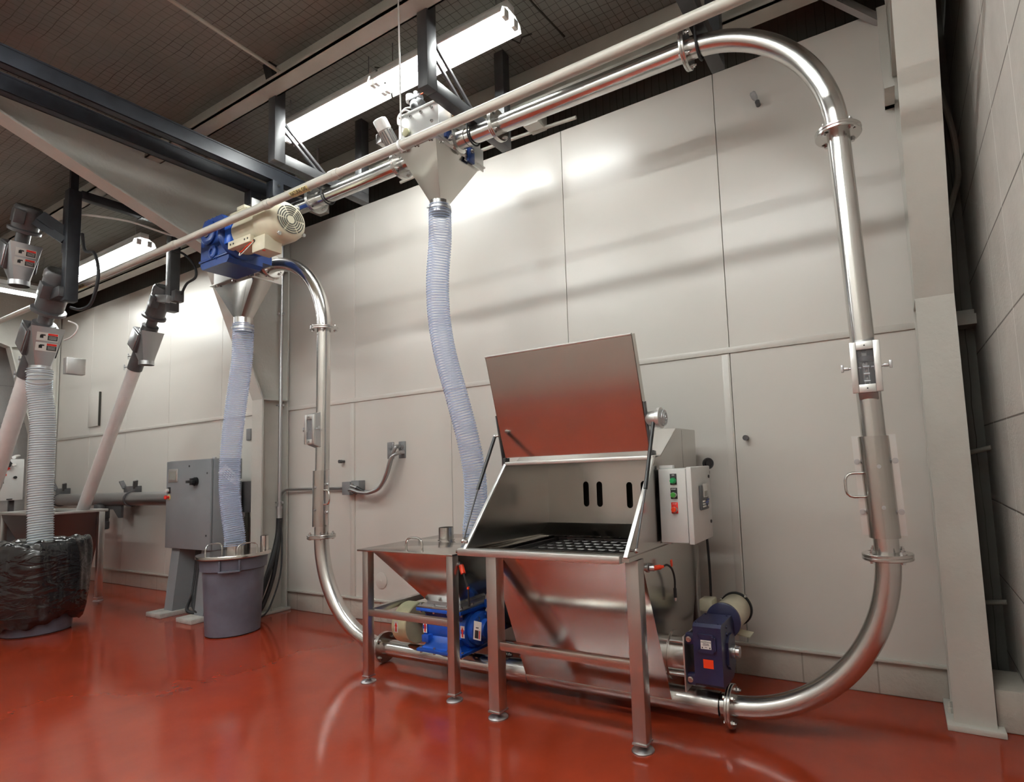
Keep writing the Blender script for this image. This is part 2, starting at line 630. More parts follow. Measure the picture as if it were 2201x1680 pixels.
# panel wall: a backing with separate sheets so the joints are real gaps
JX = [-12.4, -11.68, -10.47, -9.35, -8.19, -6.98, -5.83, -4.63, -3.39, -2.175, -0.935, 0.16]
b = MB(); b.box((-12.4, 3.765, 0.19), (0.2, 3.80, 4.0))
wall_back = struct(b.obj('wall_back', 'fan_dark'), 'long wall of off white painted panels behind the machines', 'wall')
for x0, x1 in zip(JX, JX[1:]):
    for z0, z1 in ((0.195, 2.095), (2.105, 4.05)):
        b = MB(); b.box((x0 + 0.0022, WY, z0), (x1 - 0.0022, 3.765, z1), 0.0015, 1)
        b.obj('wall_panel', 'wall', wall_back)
# trim strip across the panels, cap strip over the curb, upright seam covers
b = MB(); b.box((-11.6, WY - 0.012, 2.075), (0.14, WY, 2.115), 0.003)
struct(b.obj('trim_1', 'wall'), 'horizontal joint strip across the panels at head height', 'trim')
b = MB(); b.box((-11.6, WY - 0.02, 0.188), (0.14, WY, 0.208), 0.004)
struct(b.obj('trim_2', 'column'), 'thin cap strip along the bottom of the wall panels', 'trim')
b = MB()
b.box((-0.99, WY - 0.004, 0.21), (-0.945, WY, 2.07), 0.002)
struct(b.obj('trim_3', 'wall'), 'upright seam cover on the lower wall panels by the navy gearbox', 'trim')
b = MB(); b.box((-4.70, WY - 0.006, 0.21), (-4.64, WY, 2.07), 0.002)
struct(b.obj('trim_4', 'wall'), 'upright seam cover on the lower wall panels by the junction box', 'trim')
b = MB(); b.box((-12.4, 3.74, 0), (0.135, 4.08, 0.19), 0.004)
struct(b.obj('baseboard_back', 'block_xz'), 'low painted concrete block curb under the wall panels', 'baseboard')
b = MB(); b.box((0.315, 3.47, 0), (0.455, 3.78, 0.2), 0.006)
struct(b.obj('baseboard_right', 'block_xz'), 'short block curb in the corner beside the tall steel column', 'baseboard')

# rigid frames: tapered columns running into their rafters
def frame_column(xc, label, ycol=3.44, knee=(2.93, 3.60), base=True):
    hw = 0.088
    b = MB()
    prof = [(ycol, 0.0), (ycol, 2.18), knee, (1.45, 4.17), (0.55, 4.54)]
    for (ya, za), (yb, zb) in zip(prof, prof[1:]):
        d = Vector((0, yb - ya, zb - za)).normalized()
        n = Vector((0, d.z, -d.y))
        b.bar((xc, ya, za), (xc, yb, zb), 2 * hw, 0.016, n)
    web = [(xc - 0.005, y, z) for y, z in prof] + [(xc - 0.005, 3.72, 4.545), (xc - 0.005, 3.72, 0)]
    b.prism(web, (0.01, 0, 0))
    b.box((xc - hw, 3.705, 0), (xc + hw, 3.72, 4.545))
    b.box((xc - hw, 2.9, 4.52), (xc + hw, 3.72, 4.549))
    for z in (2.18,):
        b.box((xc - hw, ycol, z - 0.006), (xc + hw, 3.72, z + 0.006))
    # stiffener at the knee
    b.bar((xc, knee[0] + 0.01, knee[1]), (xc, 3.7, 3.60), 2 * hw, 0.012, Z)
    o = struct(b.obj('steel_column', 'column', None, (xc, ycol, 0)), label, 'column')
    if base:
        b = MB(); b.box((xc - 0.12, ycol - 0.05, 0.0), (xc + 0.12, 3.74, 0.028), 0.004)
        b.obj('base_plate', 'column', o)
        for sx in (-1, 1):
            b = MB(); b.hexa((xc + sx * 0.095, ycol + 0.11, 0.028), (xc + sx * 0.095, ycol + 0.11, 0.055), 0.014)
            b.cyl((xc + sx * 0.095, ycol + 0.11, 0.05), (xc + sx * 0.095, ycol + 0.11, 0.085), 0.007, seg=10)
            b.obj('anchor_bolt', 'column', o)
    return o
rc = frame_column(0.222, 'tall off white tapered steel column beside the block wall', 3.44)
b = MB(); b.box((0.085, 3.50, 3.42), (0.136, 3.728, 3.46)); b.box((0.085, 3.69, 3.42), (0.136, 3.728, 4.05))
b.obj('wall_clip', 'column', rc)
frame_column(-5.76, 'off white tapered steel column standing behind the lidded grey bin', 3.44, (2.91, 3.60))
frame_column(-11.70, 'pale tapered steel column at the far end beyond the black bagged bin', 3.44, (3.14, 3.50))

# purlins under the roof
def purlin(y0, z0, label, x0=-12.4, x1=0.45, w=0.13, h=0.24, m='tan'):
    b = MB()
    b.box((x0, y0, z0), (x1, y0 + w, z0 + 0.012))
    b.box((x0, y0 + w - 0.012, z0), (x1, y0 + w, z0 + h))
    b.box((x0, y0, z0), (x1, y0 + 0.012, z0 + 0.035))
    return struct(b.obj('roof_purlin', m, None, (x0, y0, z0)), label, 'beam')
purlin(2.37, 4.30, 'tan roof purlin running above the twin fluorescent lamps')
purlin(0.77, 4.30, 'tan roof purlin over the open floor')
purlin(3.44, 4.15, 'tan eave purlin just above the stainless top tube', h=0.39)
b = MB(); b.cyl((-3.84, 0.8, 4.48), (-3.84, 2.49, 4.40), 0.014, seg=10)
tag(b.obj('sag_rod', 'tan', None, (-3.7, 1.6, 4.3)), 'thin tan tie rod between two roof purlins', 'rod', kind='structure')
b = MB(); b.bar((0.1, 3.72, 3.98), (-0.42, 3.50, 4.38), 0.045, 0.045)
tag(b.obj('brace_strut', 'zinc', None, (0, 3.7, 4)), 'grey diagonal strut in the roof corner by the tall column', 'strut', kind='structure')

# things in the dark gap behind the tall column
b = MB(); b.box((0.30, 3.93, 2.10), (0.452, 4.08, 2.16)); b.obj('ledge', 'column', struct(MB().box((0.30, 4.0, 2.16), (0.452, 4.08, 2.20)).obj('trim_5', 'column'), 'ledge in the dark gap beside the tall column', 'trim'))
b = MB(); b.tube(spline([(0.34, 3.95, 3.66), (0.385, 3.95, 3.56), (0.432, 3.95, 3.27), (0.436, 3.95, 3.02), (0.40, 3.95, 2.88), (0.345, 3.95, 2.70)], 8), 0.017, 10)
tag(b.obj('bent_conduit', 'tan', None, (0.4, 3.95, 3.2)), 'bent tan conduit in the dark gap beside the tall column', 'conduit')
for z, l in ((1.35, 'short pipe stub in the dark gap at chest height'), (0.50, 'short pipe stub low down in the dark gap by the block wall')):
    b = MB(); b.cyl((0.33, 3.98, z), (0.455, 3.90, z + 0.03), 0.014, seg=12); b.cyl((0.325, 3.985, z - 0.004), (0.34, 3.975, z + 0.002), 0.019, seg=12)
    tag(b.obj('pipe_stub', 'tan', None, (0.4, 3.95, z)), l, 'pipe')

# ================================================================ LAMPS
def lamp(name, c, L, ax, label, group, hang=True, cap=0.0):
    """two tube fluorescent fixture with a white reflector, long axis ax, tubes facing down"""
    c = Vector(c)
    ax = Vector(ax)
    sd = Z.cross(ax)
    t = thing(name, c, label, 'lamp', group)
    def P(a, s, h):
        return c + ax * a + sd * s + Z * h
    h = L / 2
    prof = [(-0.115, -0.012), (-0.10, 0.035), (-0.045, 0.065), (0.045, 0.065), (0.10, 0.035), (0.115, -0.012)]
    inner = [(s * 0.96, z - 0.004) for s, z in reversed(prof)]
    b = MB()
    poly = [P(-h, s, z) for s, z in prof + inner]
    b.prism(poly, ax * L)
    b.obj('reflector', 'lamp_white', t)
    b = MB()
    b.box(P(-h, -0.04, 0.066) if ax.x else P(-h, 0.04, 0.066), P(h, 0.04, 0.12) if ax.x else P(h, -0.04, 0.12), 0.004)
    b.obj('ballast_housing', 'lamp_white', t)
    for s in (-0.05, 0.05):
        b = MB(); b.cyl(P(-h + 0.03, s, 0.0), P(h - 0.03, s, 0.0), 0.0165, seg=16)
        tb = b.obj('fluorescent_tube', 'tube_light', t)
        for e in (-1, 1):
            b = MB(); b.obox(P(e * (h - 0.012), s, 0.012), (0.03, 0.045, 0.06) if ax.x else (0.045, 0.03, 0.06), None, 0.004)
            b.obj('tube_holder', 'lamp_white', t)
    if hang:
        for e in (-0.8, 0.8):
            b = MB(); b.cyl(P(e * h, 0, 0.12), P(e * h, 0, 4.55 - c.z), 0.004, seg=6)
            b.obj('hanger_wire', 'zinc', t)
    return t
LZ = 4.25
lamp('fluorescent_lamp', (-2.57, 2.80, LZ), 1.20, (1, 0, 0), 'glaring white twin tube lamp over the stainless discharge hopper', 'lamps over the machines')
lamp('fluorescent_lamp', (-3.79, 2.80, LZ), 1.20, (1, 0, 0), 'glaring white twin tube lamp over the cream motor end', 'lamps over the machines')
lamp('fluorescent_lamp', (-8.1, 2.93, LZ - 0.27), 2.1, (1, 0, 0), 'bright twin tube lamp beyond the tan rafter behind the dark post', 'lamps over the machines')
lamp('fluorescent_lamp', (-10.2, 2.45, LZ - 0.25), 1.5, (0, 1, 0), 'bright lamp by the far end wall set crosswise', 'lamps over the machines')
# unseen lamps added over the open floor to brighten the room
for x, y in ((-1.2, 0.6), (-4.2, 0.6), (-1.2, -0.8), (-4.2, -0.8), (-7.8, -0.3)):
    lamp('fluorescent_lamp', (x, y, LZ), 2.44, (1, 0, 0), 'added unseen twin tube lamp over the open floor opposite the machines', 'added lamps over the open floor')

# ================================================================ SHARED SMALL PARTS
def flange(p, ax, parent, R=0.1075, t=0.015, rb=0.085, nb=4, a0=PI / 4, ri=0.052):
    """bolted pair of round flanges with curved slots and through bolts"""
    p = Vector(p)
    ax, u, w = perp(ax)
    b = MB()
    for s in (-1, 1):
        b.lathe([(ri, s * (t / 2) - t / 2), (R - 0.003, s * (t / 2) - t / 2), (R, s * (t / 2) - t / 2 + 0.003), (R, s * (t / 2) + t / 2 - 0.003), (R - 0.003, s * (t / 2) + t / 2), (ri, s * (t / 2) + t / 2)], p, ax, 44, True)
    b.mi = 1
    for k in range(nb):
        for s in (-1, 1):
            pts = []
            for r in (rb - 0.008, rb + 0.008):
                seq = range(7) if r < rb else range(6, -1, -1)
                for i in seq:
                    a = a0 + 2 * PI * k / nb - 0.10 + 0.40 * i / 6
                    pts.append(p + ax * (s * (t + 0.0006)) + r * (math.cos(a) * u + math.sin(a) * w))
            b.prism(pts, ax * (-s * 0.002))
    f = b.obj('flange', ['steel_flange', 'fan_dark'], parent)
    for k in range(nb):
        a = a0 + 2 * PI * k / nb
        q = p + rb * (math.cos(a) * u + math.sin(a) * w)
        b = MB()
        b.hexa(q + ax * t, q + ax * (t + 0.013), 0.0115)
        b.hexa(q - ax * t, q - ax * (t + 0.011), 0.0115)
        b.cyl(q + ax * t, q + ax * (t + 0.022), 0.006, seg=10)
        b.cyl(q - ax * (t + 0.003), q + ax * (t + 0.003), 0.0145, seg=16)
        b.obj('bolt', 'bolt', f)
    return f

def bolt(p, n, parent, r=0.008, h=0.008, m='bolt', name='bolt'):
    p, n = Vector(p), Vector(n).normalized()
    b = MB()
    b.cyl(p, p + n * h * 0.25, r * 1.35, seg=14)
    b.hexa(p, p + n * h, r)
    return b.obj(name, m, parent)

def grip(p0, p1, out, parent, r=0.006, m='steel_tube', name='handle'):
    """bent rod pull handle standing off by out"""
    p0, p1, out = Vector(p0), Vector(p1), Vector(out)
    d = (p1 - p0).normalized()
    k = min(0.3 * (p1 - p0).length, out.length * 0.6)
    o1 = out.normalized()
    c = [p0, p0 + out - o1 * k]
    c += [p0 + out - o1 * k + o1 * (k * math.sin(a)) + d * (k * (1 - math.cos(a))) for a in (0.5, 1.0, PI / 2)]
    c += [p1 + out - o1 * k + o1 * (k * math.sin(a)) - d * (k * (1 - math.cos(a))) for a in (PI / 2, 1.0, 0.5)]
    c += [p1 + out - o1 * k, p1]
    b = MB(); b.tube(c, r, 10)
    return b.obj(name, m, parent)

def warning_label(p, right, upv, w, h, parent):
    """white sticker: black pictogram, red heading, black text block"""
    p, r_, u_ = Vector(p), Vector(right).normalized(), Vector(upv).normalized()
    n = r_.cross(u_)
    R = Matrix((r_, u_, n)).transposed()
    def bx(cx, cy, sx, sy, lift):
        b.obox(p + r_ * (cx * w) + u_ * (cy * h) + n * lift, (sx * w, sy * h, 0.0012), R)
    b = MB(); b.mi = 0; bx(0, 0, 1, 1, 0)
    b.mi = 1; bx(0.24, -0.10, 0.46, 0.56, 0.0006); bx(-0.27, 0.0, 0.16, 0.38, 0.0006); bx(-0.20, 0.18, 0.2, 0.16, 0.0006)
    b.mi = 2; bx(0.24, 0.32, 0.46, 0.24, 0.0006)
    b.mi = 0
    for k in range(3):
        bx(0.24, 0.06 - 0.14 * k, 0.36, 0.04, 0.0010)
    return b.obj('warning_label', ['label_white', 'label_black', 'label_red'], parent)

def arrow_label(p, right, upv, w, h, parent):
    p, r_, u_ = Vector(p), Vector(right).normalized(), Vector(upv).normalized()
    n = r_.cross(u_)
    b = MB(); b.obox(p, (w, h, 0.001), Matrix((r_, u_, n)).transposed())
    b.mi = 1
    q = p + n * 0.0008
    P2 = lambda a, c: q + r_ * (a * w) + u_ * (c * h)
    b.prism([P2(-.18, -.42), P2(.18, -.42), P2(.18, .05), P2(.36, .05), P2(0, .42), P2(-.36, .05), P2(-.18, .05)], n * 0.0008)
    return b.obj('arrow_label', ['label_white', 'label_red'], parent)

# ================================================================ TUBE CIRCUIT
tc = thing('tubular_conveyor', (-2.2, YP, 0), 'long polished stainless tube circuit looping from floor to roof along the wall', 'conveyor')
zl, zt = 0.108, 3.722
RXB, RXT = -0.084, -0.143          # foot and head of the long riser (it leans slightly)
LXB, LXT = -4.105, -4.078
RL, RV, RE = 0.0575, 0.0535, 0.0555
def straight(a, b_, r, m='steel_tube'):
    q = MB(); q.cyl(a, b_, r, seg=40, cap=False)
    return q.obj('straight_pipe', m, tc)
straight((-3.383, YP, zl), (-2.302, YP, zl), RL)
straight((-0.898, YP, zl + 0.004), (-0.85, YP, zl + 0.006), RL)
straight((RXB, YP, 0.90), (RXT, YP, 2.96), RV)
straight((-2.235, YP, zt), (-0.885, YP, zt - 0.012), RL)
straight((-2.498, YP, zt), (-2.235, YP, zt), RL)
straight((-4.182, YP, zt - 0.008), (-3.021, YP, zt), RL)
straight((-4.86, YP, zt - 0.01), (-4.182, YP, zt - 0.008), RL)
straight((LXB, YP, 0.884), (LXT, YP, 2.58), RV)
def elbow(pts):
    q = MB(); q.tube(pts, RE, 40, cap=False)
    return q.obj('elbow_pipe', 'steel_elbow', tc)
elbow(arc((-0.85, YP, 0.90), -0.85 * -1 + RXB, 0.90 - zl - 0.004, -PI / 2, 0, X, Z))
elbow(arc((-0.885, YP, 2.96), RXT + 0.885, 3.710 - 2.96, PI / 2, 0, X, Z))
elbow(arc((-3.383, YP, 0.884), -3.383 - LXB, 0.884 - zl, -PI / 2, -PI, X, Z))
elbow(arc((-4.80, YP, 2.58), LXT + 4.80, 3.268 - 2.58, PI / 2, 0, X, Z))
straight((-4.884, YP, 3.268), (-4.80, YP, 3.268), RE)
for p, ax in (((-3.383, YP, zl), X), ((-2.318, YP, zl), X), ((-0.85, YP, zl + 0.004), X), ((RXB, YP, 0.90), Z), ((RXT, YP, 2.96), Z),
              ((-0.885, YP, 3.710), X), ((-2.235, YP, zt), X), ((-4.182, YP, zt - 0.008), X), ((LXT, YP, 2.58), Z), ((LXB, YP, 0.884), Z),
              ((-3.165, YP, zt), X), ((-4.80, YP, 3.268), X)):
    flange(p, ax, tc)

def sight_window(x, z, w, h, parent, chain=True):
    """boxed inspection window on the front of a riser with clamps on both sides"""
    yf = YP - 0.105
    b = MB()
    # body behind the frame, sloped ends running back to the tube
    prof = [(YP - 0.03, z - h * 0.62), (yf, z - h / 2), (yf, z + h / 2), (YP - 0.03, z + h * 0.62)]
    for s in (-1, 1):
        b.prism([(x + s * w * 0.30 - 0.003, y, zz) for y, zz in prof], (0.006, 0, 0))
    b.sheet([(x - w * .3, YP - 0.035, z - h * .61), (x + w * .3, YP - 0.035, z - h * .61), (x + w * .3, yf, z - h / 2), (x - w * .3, yf, z - h / 2)], 0.004)
    b.sheet([(x - w * .3, YP - 0.035, z + h * .61), (x + w * .3, YP - 0.035, z + h * .61), (x + w * .3, yf, z + h / 2), (x - w * .3, yf, z + h / 2)], 0.004)
    body = b.obj('sight_box', 'zinc', parent)
    b = MB()
    for sx in (-1, 1):
        b.box((x + sx * w * .5 if sx < 0 else x + w * .28, yf - 0.014, z - h / 2), (x - w * .28 if sx < 0 else x + w * .5, yf, z + h / 2), 0.003)
    for sz in (-1, 1):
        lo, hi = (z - h * .5, z - h * .34) if sz < 0 else (z + h * .34, z + h * .5)
        b.box((x - w * .28, yf - 0.013, lo), (x + w * .28, yf, hi), 0.002)
    fr = b.obj('window_frame', 'plate_alu', body)
    b = MB(); b.box((x - w * .28, yf - 0.006, z - h * .34), (x + w * .28, yf - 0.002, z + h * .34))
    b.obj('window_pane', 'window_clear', body)
    b = MB()
    b.box((x - w * .28, YP - 0.052, z - h * .45), (x + w * .28, YP - 0.046, z + h * .45))
    b.obj('dark_interior', 'fan_dark', body)
    if chain:
        b = MB()
        b.lathe([(0.012, 0), (w * .26, 0.0), (w * .27, 0.012), (w * .26, 0.022), (0.012, 0.022)], (x, YP - 0.07, z + 0.03), Z, 24, True)
        b.obj('conveying_disc', 'greysteel', body)
        b = MB()
        for k in range(3):
            zc = z - 0.01 - 0.034 * k
            b.obox((x - 0.009, YP - 0.075, zc), (0.006, 0.012, 0.034), None, 0.003)
            b.obox((x + 0.009, YP - 0.075, zc), (0.006, 0.012, 0.034), None, 0.003)
            b.cyl((x - 0.013, YP - 0.075, zc + 0.015), (x + 0.013, YP - 0.075, zc + 0.015), 0.008, seg=12)
        b.obj('chain_link', 'plate_alu', body)
    for s in (-1, 1):
        b = MB()
        q = Vector((x + s * w * 0.56, yf + 0.01, z))
        b.cyl(q - X * s * 0.05, q + X * s * 0.02, 0.0045, seg=10)
        b.obox(q + X * s * 0.012, (0.022, 0.03, 0.012), None, 0.003)
        b.obox(q + X * s * 0.03 + Z * 0.004, (0.012, 0.012, 0.035), None, 0.002)
        b.cyl(q - X * s * 0.03 - Z * 0.02 - Y * 0.015, q - X * s * 0.03 + Z * 0.02 - Y * 0.015, 0.007, seg=12)
        b.obj('toggle_clamp', 'zinc', body)
    for sz in (-1, 1):
        b = MB(); b.cyl((x, yf - 0.0145, z + sz * h * .42), (x, yf - 0.012, z + sz * h * .42), 0.0035, seg=10)
        b.obj('stud', 'black', body)
    return body
sight_window(-0.103, 1.768, 0.125, 0.236, tc)
sight_window(-4.10, 1.742, 0.125, 0.236, tc, False)

def sleeve(x, dx, z0, z1, hs, parent):
    """half shell access sleeve: clamping fins with bolts and a pull handle"""
    r = 0.066
    yc = YP - 0.004
    b = MB()
    pts = []
    n = 22
    for i in range(n + 1):
        a = PI + PI * i / n
        pts.append((r * math.cos(a), r * math.sin(a)))
    inner = [(0.93 * a, 0.93 * c) for a, c in reversed(pts)]
    b.loft([(x + a, yc + c, z0) for a, c in pts + inner], [(x + dx + a, yc + c, z1) for a, c in pts + inner])
    o = b.obj('access_sleeve', 'steel_v', parent)
    for s in (-1, 1):
        b = MB()
        b.loft([(x + s * 0.062, yc - 0.007, z0 + .01), (x + s * 0.092, yc - 0.007, z0 + .01), (x + s * 0.092, yc + 0.002, z0 + .01), (x + s * 0.062, yc + 0.002, z0 + .01)],
               [(x + dx + s * 0.062, yc - 0.007, z1 + .005), (x + dx + s * 0.092, yc - 0.007, z1 + .005), (x + dx + s * 0.092, yc + 0.002, z1 + .005), (x + dx + s * 0.062, yc + 0.002, z1 + .005)])
        b.obj('clamp_fin', 'plate_alu', o)
    for s in (-1, 1):
        for f in (0.25, 0.75):
            zz = z0 + (z1 - z0) * f
            bolt((x + dx * f + s * 0.079, yc - 0.007, zz), -Y, o, 0.010, 0.014, 'zinc')
    for f in (0.30, 0.70):
        zz = z0 + (z1 - z0) * f
        bolt((x + dx * f + 0.012, yc - r + 0.001, zz), -Y, o, 0.007, 0.010, 'zinc')
    zh = z0 + (z1 - z0) * 0.52
    grip((x + hs * 0.060, yc - 0.022, zh - 0.055), (x + hs * 0.060, yc - 0.022, zh + 0.055), X * hs * 0.085 - Y * 0.012, o, 0.0065)
    return o
sleeve(-0.088, -0.014, 0.985, 1.452, -1, tc)
sleeve(LXB + 0.001, 0.006, 0.965, 1.41, 1, tc)

# ================================================================ BAG DUMP STATION
st = thing('bag_dump_station', (-1.65, 2.98, 0), 'big stainless bag tipping station with its sloped lid propped open', 'hopper')
XL, XR = -2.09, -1.15
def leg(x0, y0, w, z1, parent, pad=0.055):
    b = MB(); b.box((x0, y0, 0.045), (x0 + w, y0 + w, z1), 0.004)
    l = b.obj('leg', 'steel_frame', parent)
    c = (x0 + w / 2, y0 + w / 2)
    b = MB()
    b.lathe([(pad, 0.0), (pad, 0.006), (pad * .92, 0.010), (0.02, 0.016), (0.012, 0.02)], (c[0], c[1], 0), Z, 32)
    b.cyl((c[0], c[1], 0.012), (c[0], c[1], 0.04), 0.010, seg=14)
    b.box((x0 - 0.004, y0 - 0.004, 0.036), (x0 + w + 0.004, y0 + w + 0.004, 0.046), 0.002)
    b.obj('foot_pad', 'zinc', l)
    return l
leg(-1.214, 2.55, 0.070, 0.90, st)
leg(-2.082, 2.55, 0.072, 0.89, st)
leg(-1.222, 3.44, 0.070, 0.90, st)
leg(-2.082, 3.44, 0.072, 0.89, st)
b = MB(); b.box((-2.01, 2.558, 0.372), (-1.214, 2.60, 0.418), 0.004); b.obj('cross_rail', 'steel_h', st)
# rim frame
b = MB()
b.box((-2.18, 2.424, 0.900), (-1.182, 2.47, 0.938), 0.006)
b.obj('front_lip', 'plate_alu', st)
b = MB()
b.box((-2.19, 2.425, 0.912), (-2.09, 3.53, 0.93), 0.003)
b.bar((-1.165, 2.44, 0.918), (-1.165, 3.53, 0.905), 0.05, 0.02, Z)
b.box((-2.10, 3.47, 0.90), (-1.16, 3.53, 0.93), 0.003)
b.sheet([(-2.14, 2.45, 0.925), (-1.19, 2.45, 0.925), (-1.19, 2.62, 0.915), (-2.14, 2.62, 0.915)], 0.004)
b.obj('rim_frame', 'steel_h', st)
# trough: front sheet, side sheets, back sheet
b = MB(); b.sheet([(XL, 2.605, 0.905), (XR, 2.605, 0.905), (XR, 2.93, 0.098), (XL, 2.93, 0.098)], -0.004)
b.obj('front_sheet', 'steel_h', st)
side = [(2.605, .905), (2.93, .098), (2.985, .06), (3.045, .105), (3.315, .41), (3.505, .86), (3.505, .905)]
for x in (XR - 0.004, XL):
    b = MB(); b.prism([(x, y, z) for y, z in side], (0.004, 0, 0))
    b.obj('side_sheet', 'steel_v', st)
b = MB()
b.sheet([(XL, 3.505, .905), (XR, 3.505, .905), (XR, 3.505, .86), (XL, 3.505, .86)], 0.004)
b.sheet([(XL, 3.505, .86), (XR, 3.505, .86), (XR, 3.315, .41), (XL, 3.315, .41)], 0.004)
b.sheet([(XL, 3.315, .41), (XR, 3.315, .41), (XR, 3.04, .105), (XL, 3.04, .105)], 0.004)
b.obj('back_sheet', 'steel_h', st)
b = MB(); b.lathe([(0.058, 0), (0.068, 0.05), (0.068, 0.21)], (-2.30, YP, zl), X, 36)
b.obj('tube_saddle', 'steel_elbow', st)
b = MB(); b.cyl((-2.10, YP, zl), (-0.905, YP, zl), 0.064, seg=36)
b.obj('tube_saddle', 'steel_elbow', st)
# hood
hood = [(2.435, .935), (2.825, 1.392), (2.93, 1.405), (3.20, 1.565), (3.555, 1.565), (3.53, 0.91), (2.5, 0.92)]
hd = None
for x in (-1.156, -2.134):
    b = MB(); b.prism([(x, y, z) for y, z in hood], (0.006, 0, 0))
    o = b.obj('hood_side', 'steel_v', st)
    # folded bright edge along the opening
    b = MB(); b.bar((x + 0.003, 2.43, 0.93), (x + 0.003, 2.825, 1.395), 0.022, 0.012, (0, -0.76, 0.65), 0.003)
    b.obj('folded_edge', 'plate_alu', o)
b = MB()
b.bar((-2.13, 2.838, 1.397), (-1.15, 2.838, 1.397), 0.045, 0.022, Z, 0.004)
b.sheet([(-2.13, 2.85, 1.405), (-1.15, 2.85, 1.405), (-1.15, 2.93, 1.408), (-2.13, 2.93, 1.408)], 0.004)
b.obj('hood_header', 'plate_alu', st)
b = MB()
b.sheet([(-2.13, 2.93, 1.402), (-1.15, 2.93, 1.402), (-1.15, 3.20, 1.565), (-2.13, 3.20, 1.565)], 0.004)
b.sheet([(-2.13, 3.20, 1.565), (-1.15, 3.20, 1.565), (-1.15, 3.555, 1.565), (-2.13, 3.555, 1.565)], 0.004)
b.sheet([(-2.13, 3.555, 1.565), (-1.15, 3.555, 1.565), (-1.15, 3.53, .905), (-2.13, 3.53, .905)], 0.004)
b.obj('dust_plenum', 'steel_v', st)
# inner back panel with four long slots (real openings)
def slotted_panel(y, x0, x1, z0, z1, slots, t, parent):
    bm = bmesh.new()
    loops = [[(x0, z0), (x1, z0), (x1, z1), (x0, z1)]]
    for cx, zc, w, h in slots:
        lp = []
        for s, a0 in ((1, 0), (-1, PI)):
            for i in range(9):
                a = a0 + PI * i / 8
                lp.append((cx + w / 2 * math.cos(a), zc + s * (h / 2 - w / 2) + w / 2 * math.sin(a)))
        loops.append(lp)
    ed = []
    for lp in loops:
        vs = [bm.verts.new((x, y, z)) for x, z in lp]
        ed += [bm.edges.new((vs[i], vs[(i + 1) % len(vs)])) for i in range(len(vs))]
    bmesh.ops.triangle_fill(bm, edges=ed, use_beauty=True)
    g = bmesh.ops.extrude_face_region(bm, geom=bm.faces[:])
    for v in [e for e in g['geom'] if isinstance(e, bmesh.types.BMVert)]:
        v.co.y += t
    q = MB(); q.merge(bm)
    return q.obj('slotted_panel', 'steel_v', parent)
sl = [(-1.83, 1.18, 0.042, 0.165), (-1.73, 1.178, 0.042, 0.165), (-1.515, 1.17, 0.042, 0.165), (-1.415, 1.175, 0.042, 0.165)]
slotted_panel(3.297, -2.128, -1.15, 0.985, 1.61 - 0.05, sl, 0.004, st)
b = MB(); b.box((-2.1, 3.36, 0.99), (-1.17, 3.365, 1.5)); b.obj('dark_backing', 'fan_dark', st)  # dark sheet standing in for the shaded plenum space behind the slots
b = MB()
b.sheet([(-2.128, 3.29, 0.99), (-1.15, 3.29, 0.99), (-1.15, 3.16, 0.925), (-2.128, 3.16, 0.925)], 0.004)
b.sheet([(-2.128, 2.6, 0.922), (-2.04, 2.6, 0.915), (-2.04, 3.2, 0.915), (-2.128, 3.2, 0.922)], 0.004)
b.obj('inner_ledge', 'steel_h', st)
# grate, its steel darkened to paint in the dimness inside the hood
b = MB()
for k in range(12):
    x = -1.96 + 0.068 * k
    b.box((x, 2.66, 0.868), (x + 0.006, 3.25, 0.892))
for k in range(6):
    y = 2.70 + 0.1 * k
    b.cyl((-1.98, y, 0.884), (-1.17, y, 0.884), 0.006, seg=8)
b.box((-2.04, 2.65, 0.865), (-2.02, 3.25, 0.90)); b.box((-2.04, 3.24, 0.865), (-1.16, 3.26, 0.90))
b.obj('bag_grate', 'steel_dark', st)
# lid propped open
A0, A1 = Vector((0, 2.86, 1.435)), Vector((0, 2.69, 2.045))
dl = (A1 - A0).normalized()
nl = Vector((0, -dl.z, dl.y))                      # towards the room
lx0, lx1 = -2.162, -1.182
b = MB()
b.prism([(lx0, *A0.yz), (lx1, *A0.yz), (lx1, *A1.yz), (lx0, *A1.yz)], -nl * 0.004)
for x in (lx0, lx1 - 0.004):
    b.prism([(x, *A0.yz), (x, *A1.yz), (x, *(A1 - nl * 0.045).yz), (x, *(A0 - nl * 0.045).yz)], (0.004, 0, 0))
b.prism([(lx0, *A1.yz), (lx1, *A1.yz), (lx1, *(A1 - nl * 0.045).yz), (lx0, *(A1 - nl * 0.045).yz)], dl * 0.004)
lid = b.obj('lid', 'steel_h', st)
b = MB(); b.bar((lx0, *(A1 + dl * 0.004).yz), (lx1, *(A1 + dl * 0.004).yz), 0.016, 0.012, dl, 0.003)
b.obj('lid_edge', 'plate_alu', lid)
grip((-1.75, *(A1 - nl * 0.045 - dl * 0.06).yz), (-1.55, *(A1 - nl * 0.045 - dl * 0.06).yz), -nl * 0.05, lid)
for x in (lx0 - 0.008, lx1 + 0.008):
    b = MB()
    b.bar((x, 2.865, 1.40), (x, *(A0 + dl * 0.27 - nl * 0.015).yz), 0.006, 0.03, Y, 0.001)
    b.obox((x, 2.88, 1.41), (0.02, 0.06, 0.05), None, 0.004)
    b.cyl((x - 0.012, 2.87, 1.425), (x + 0.012, 2.87, 1.425), 0.012, seg=14)
    b.obj('hinge_arm', 'greysteel', lid)
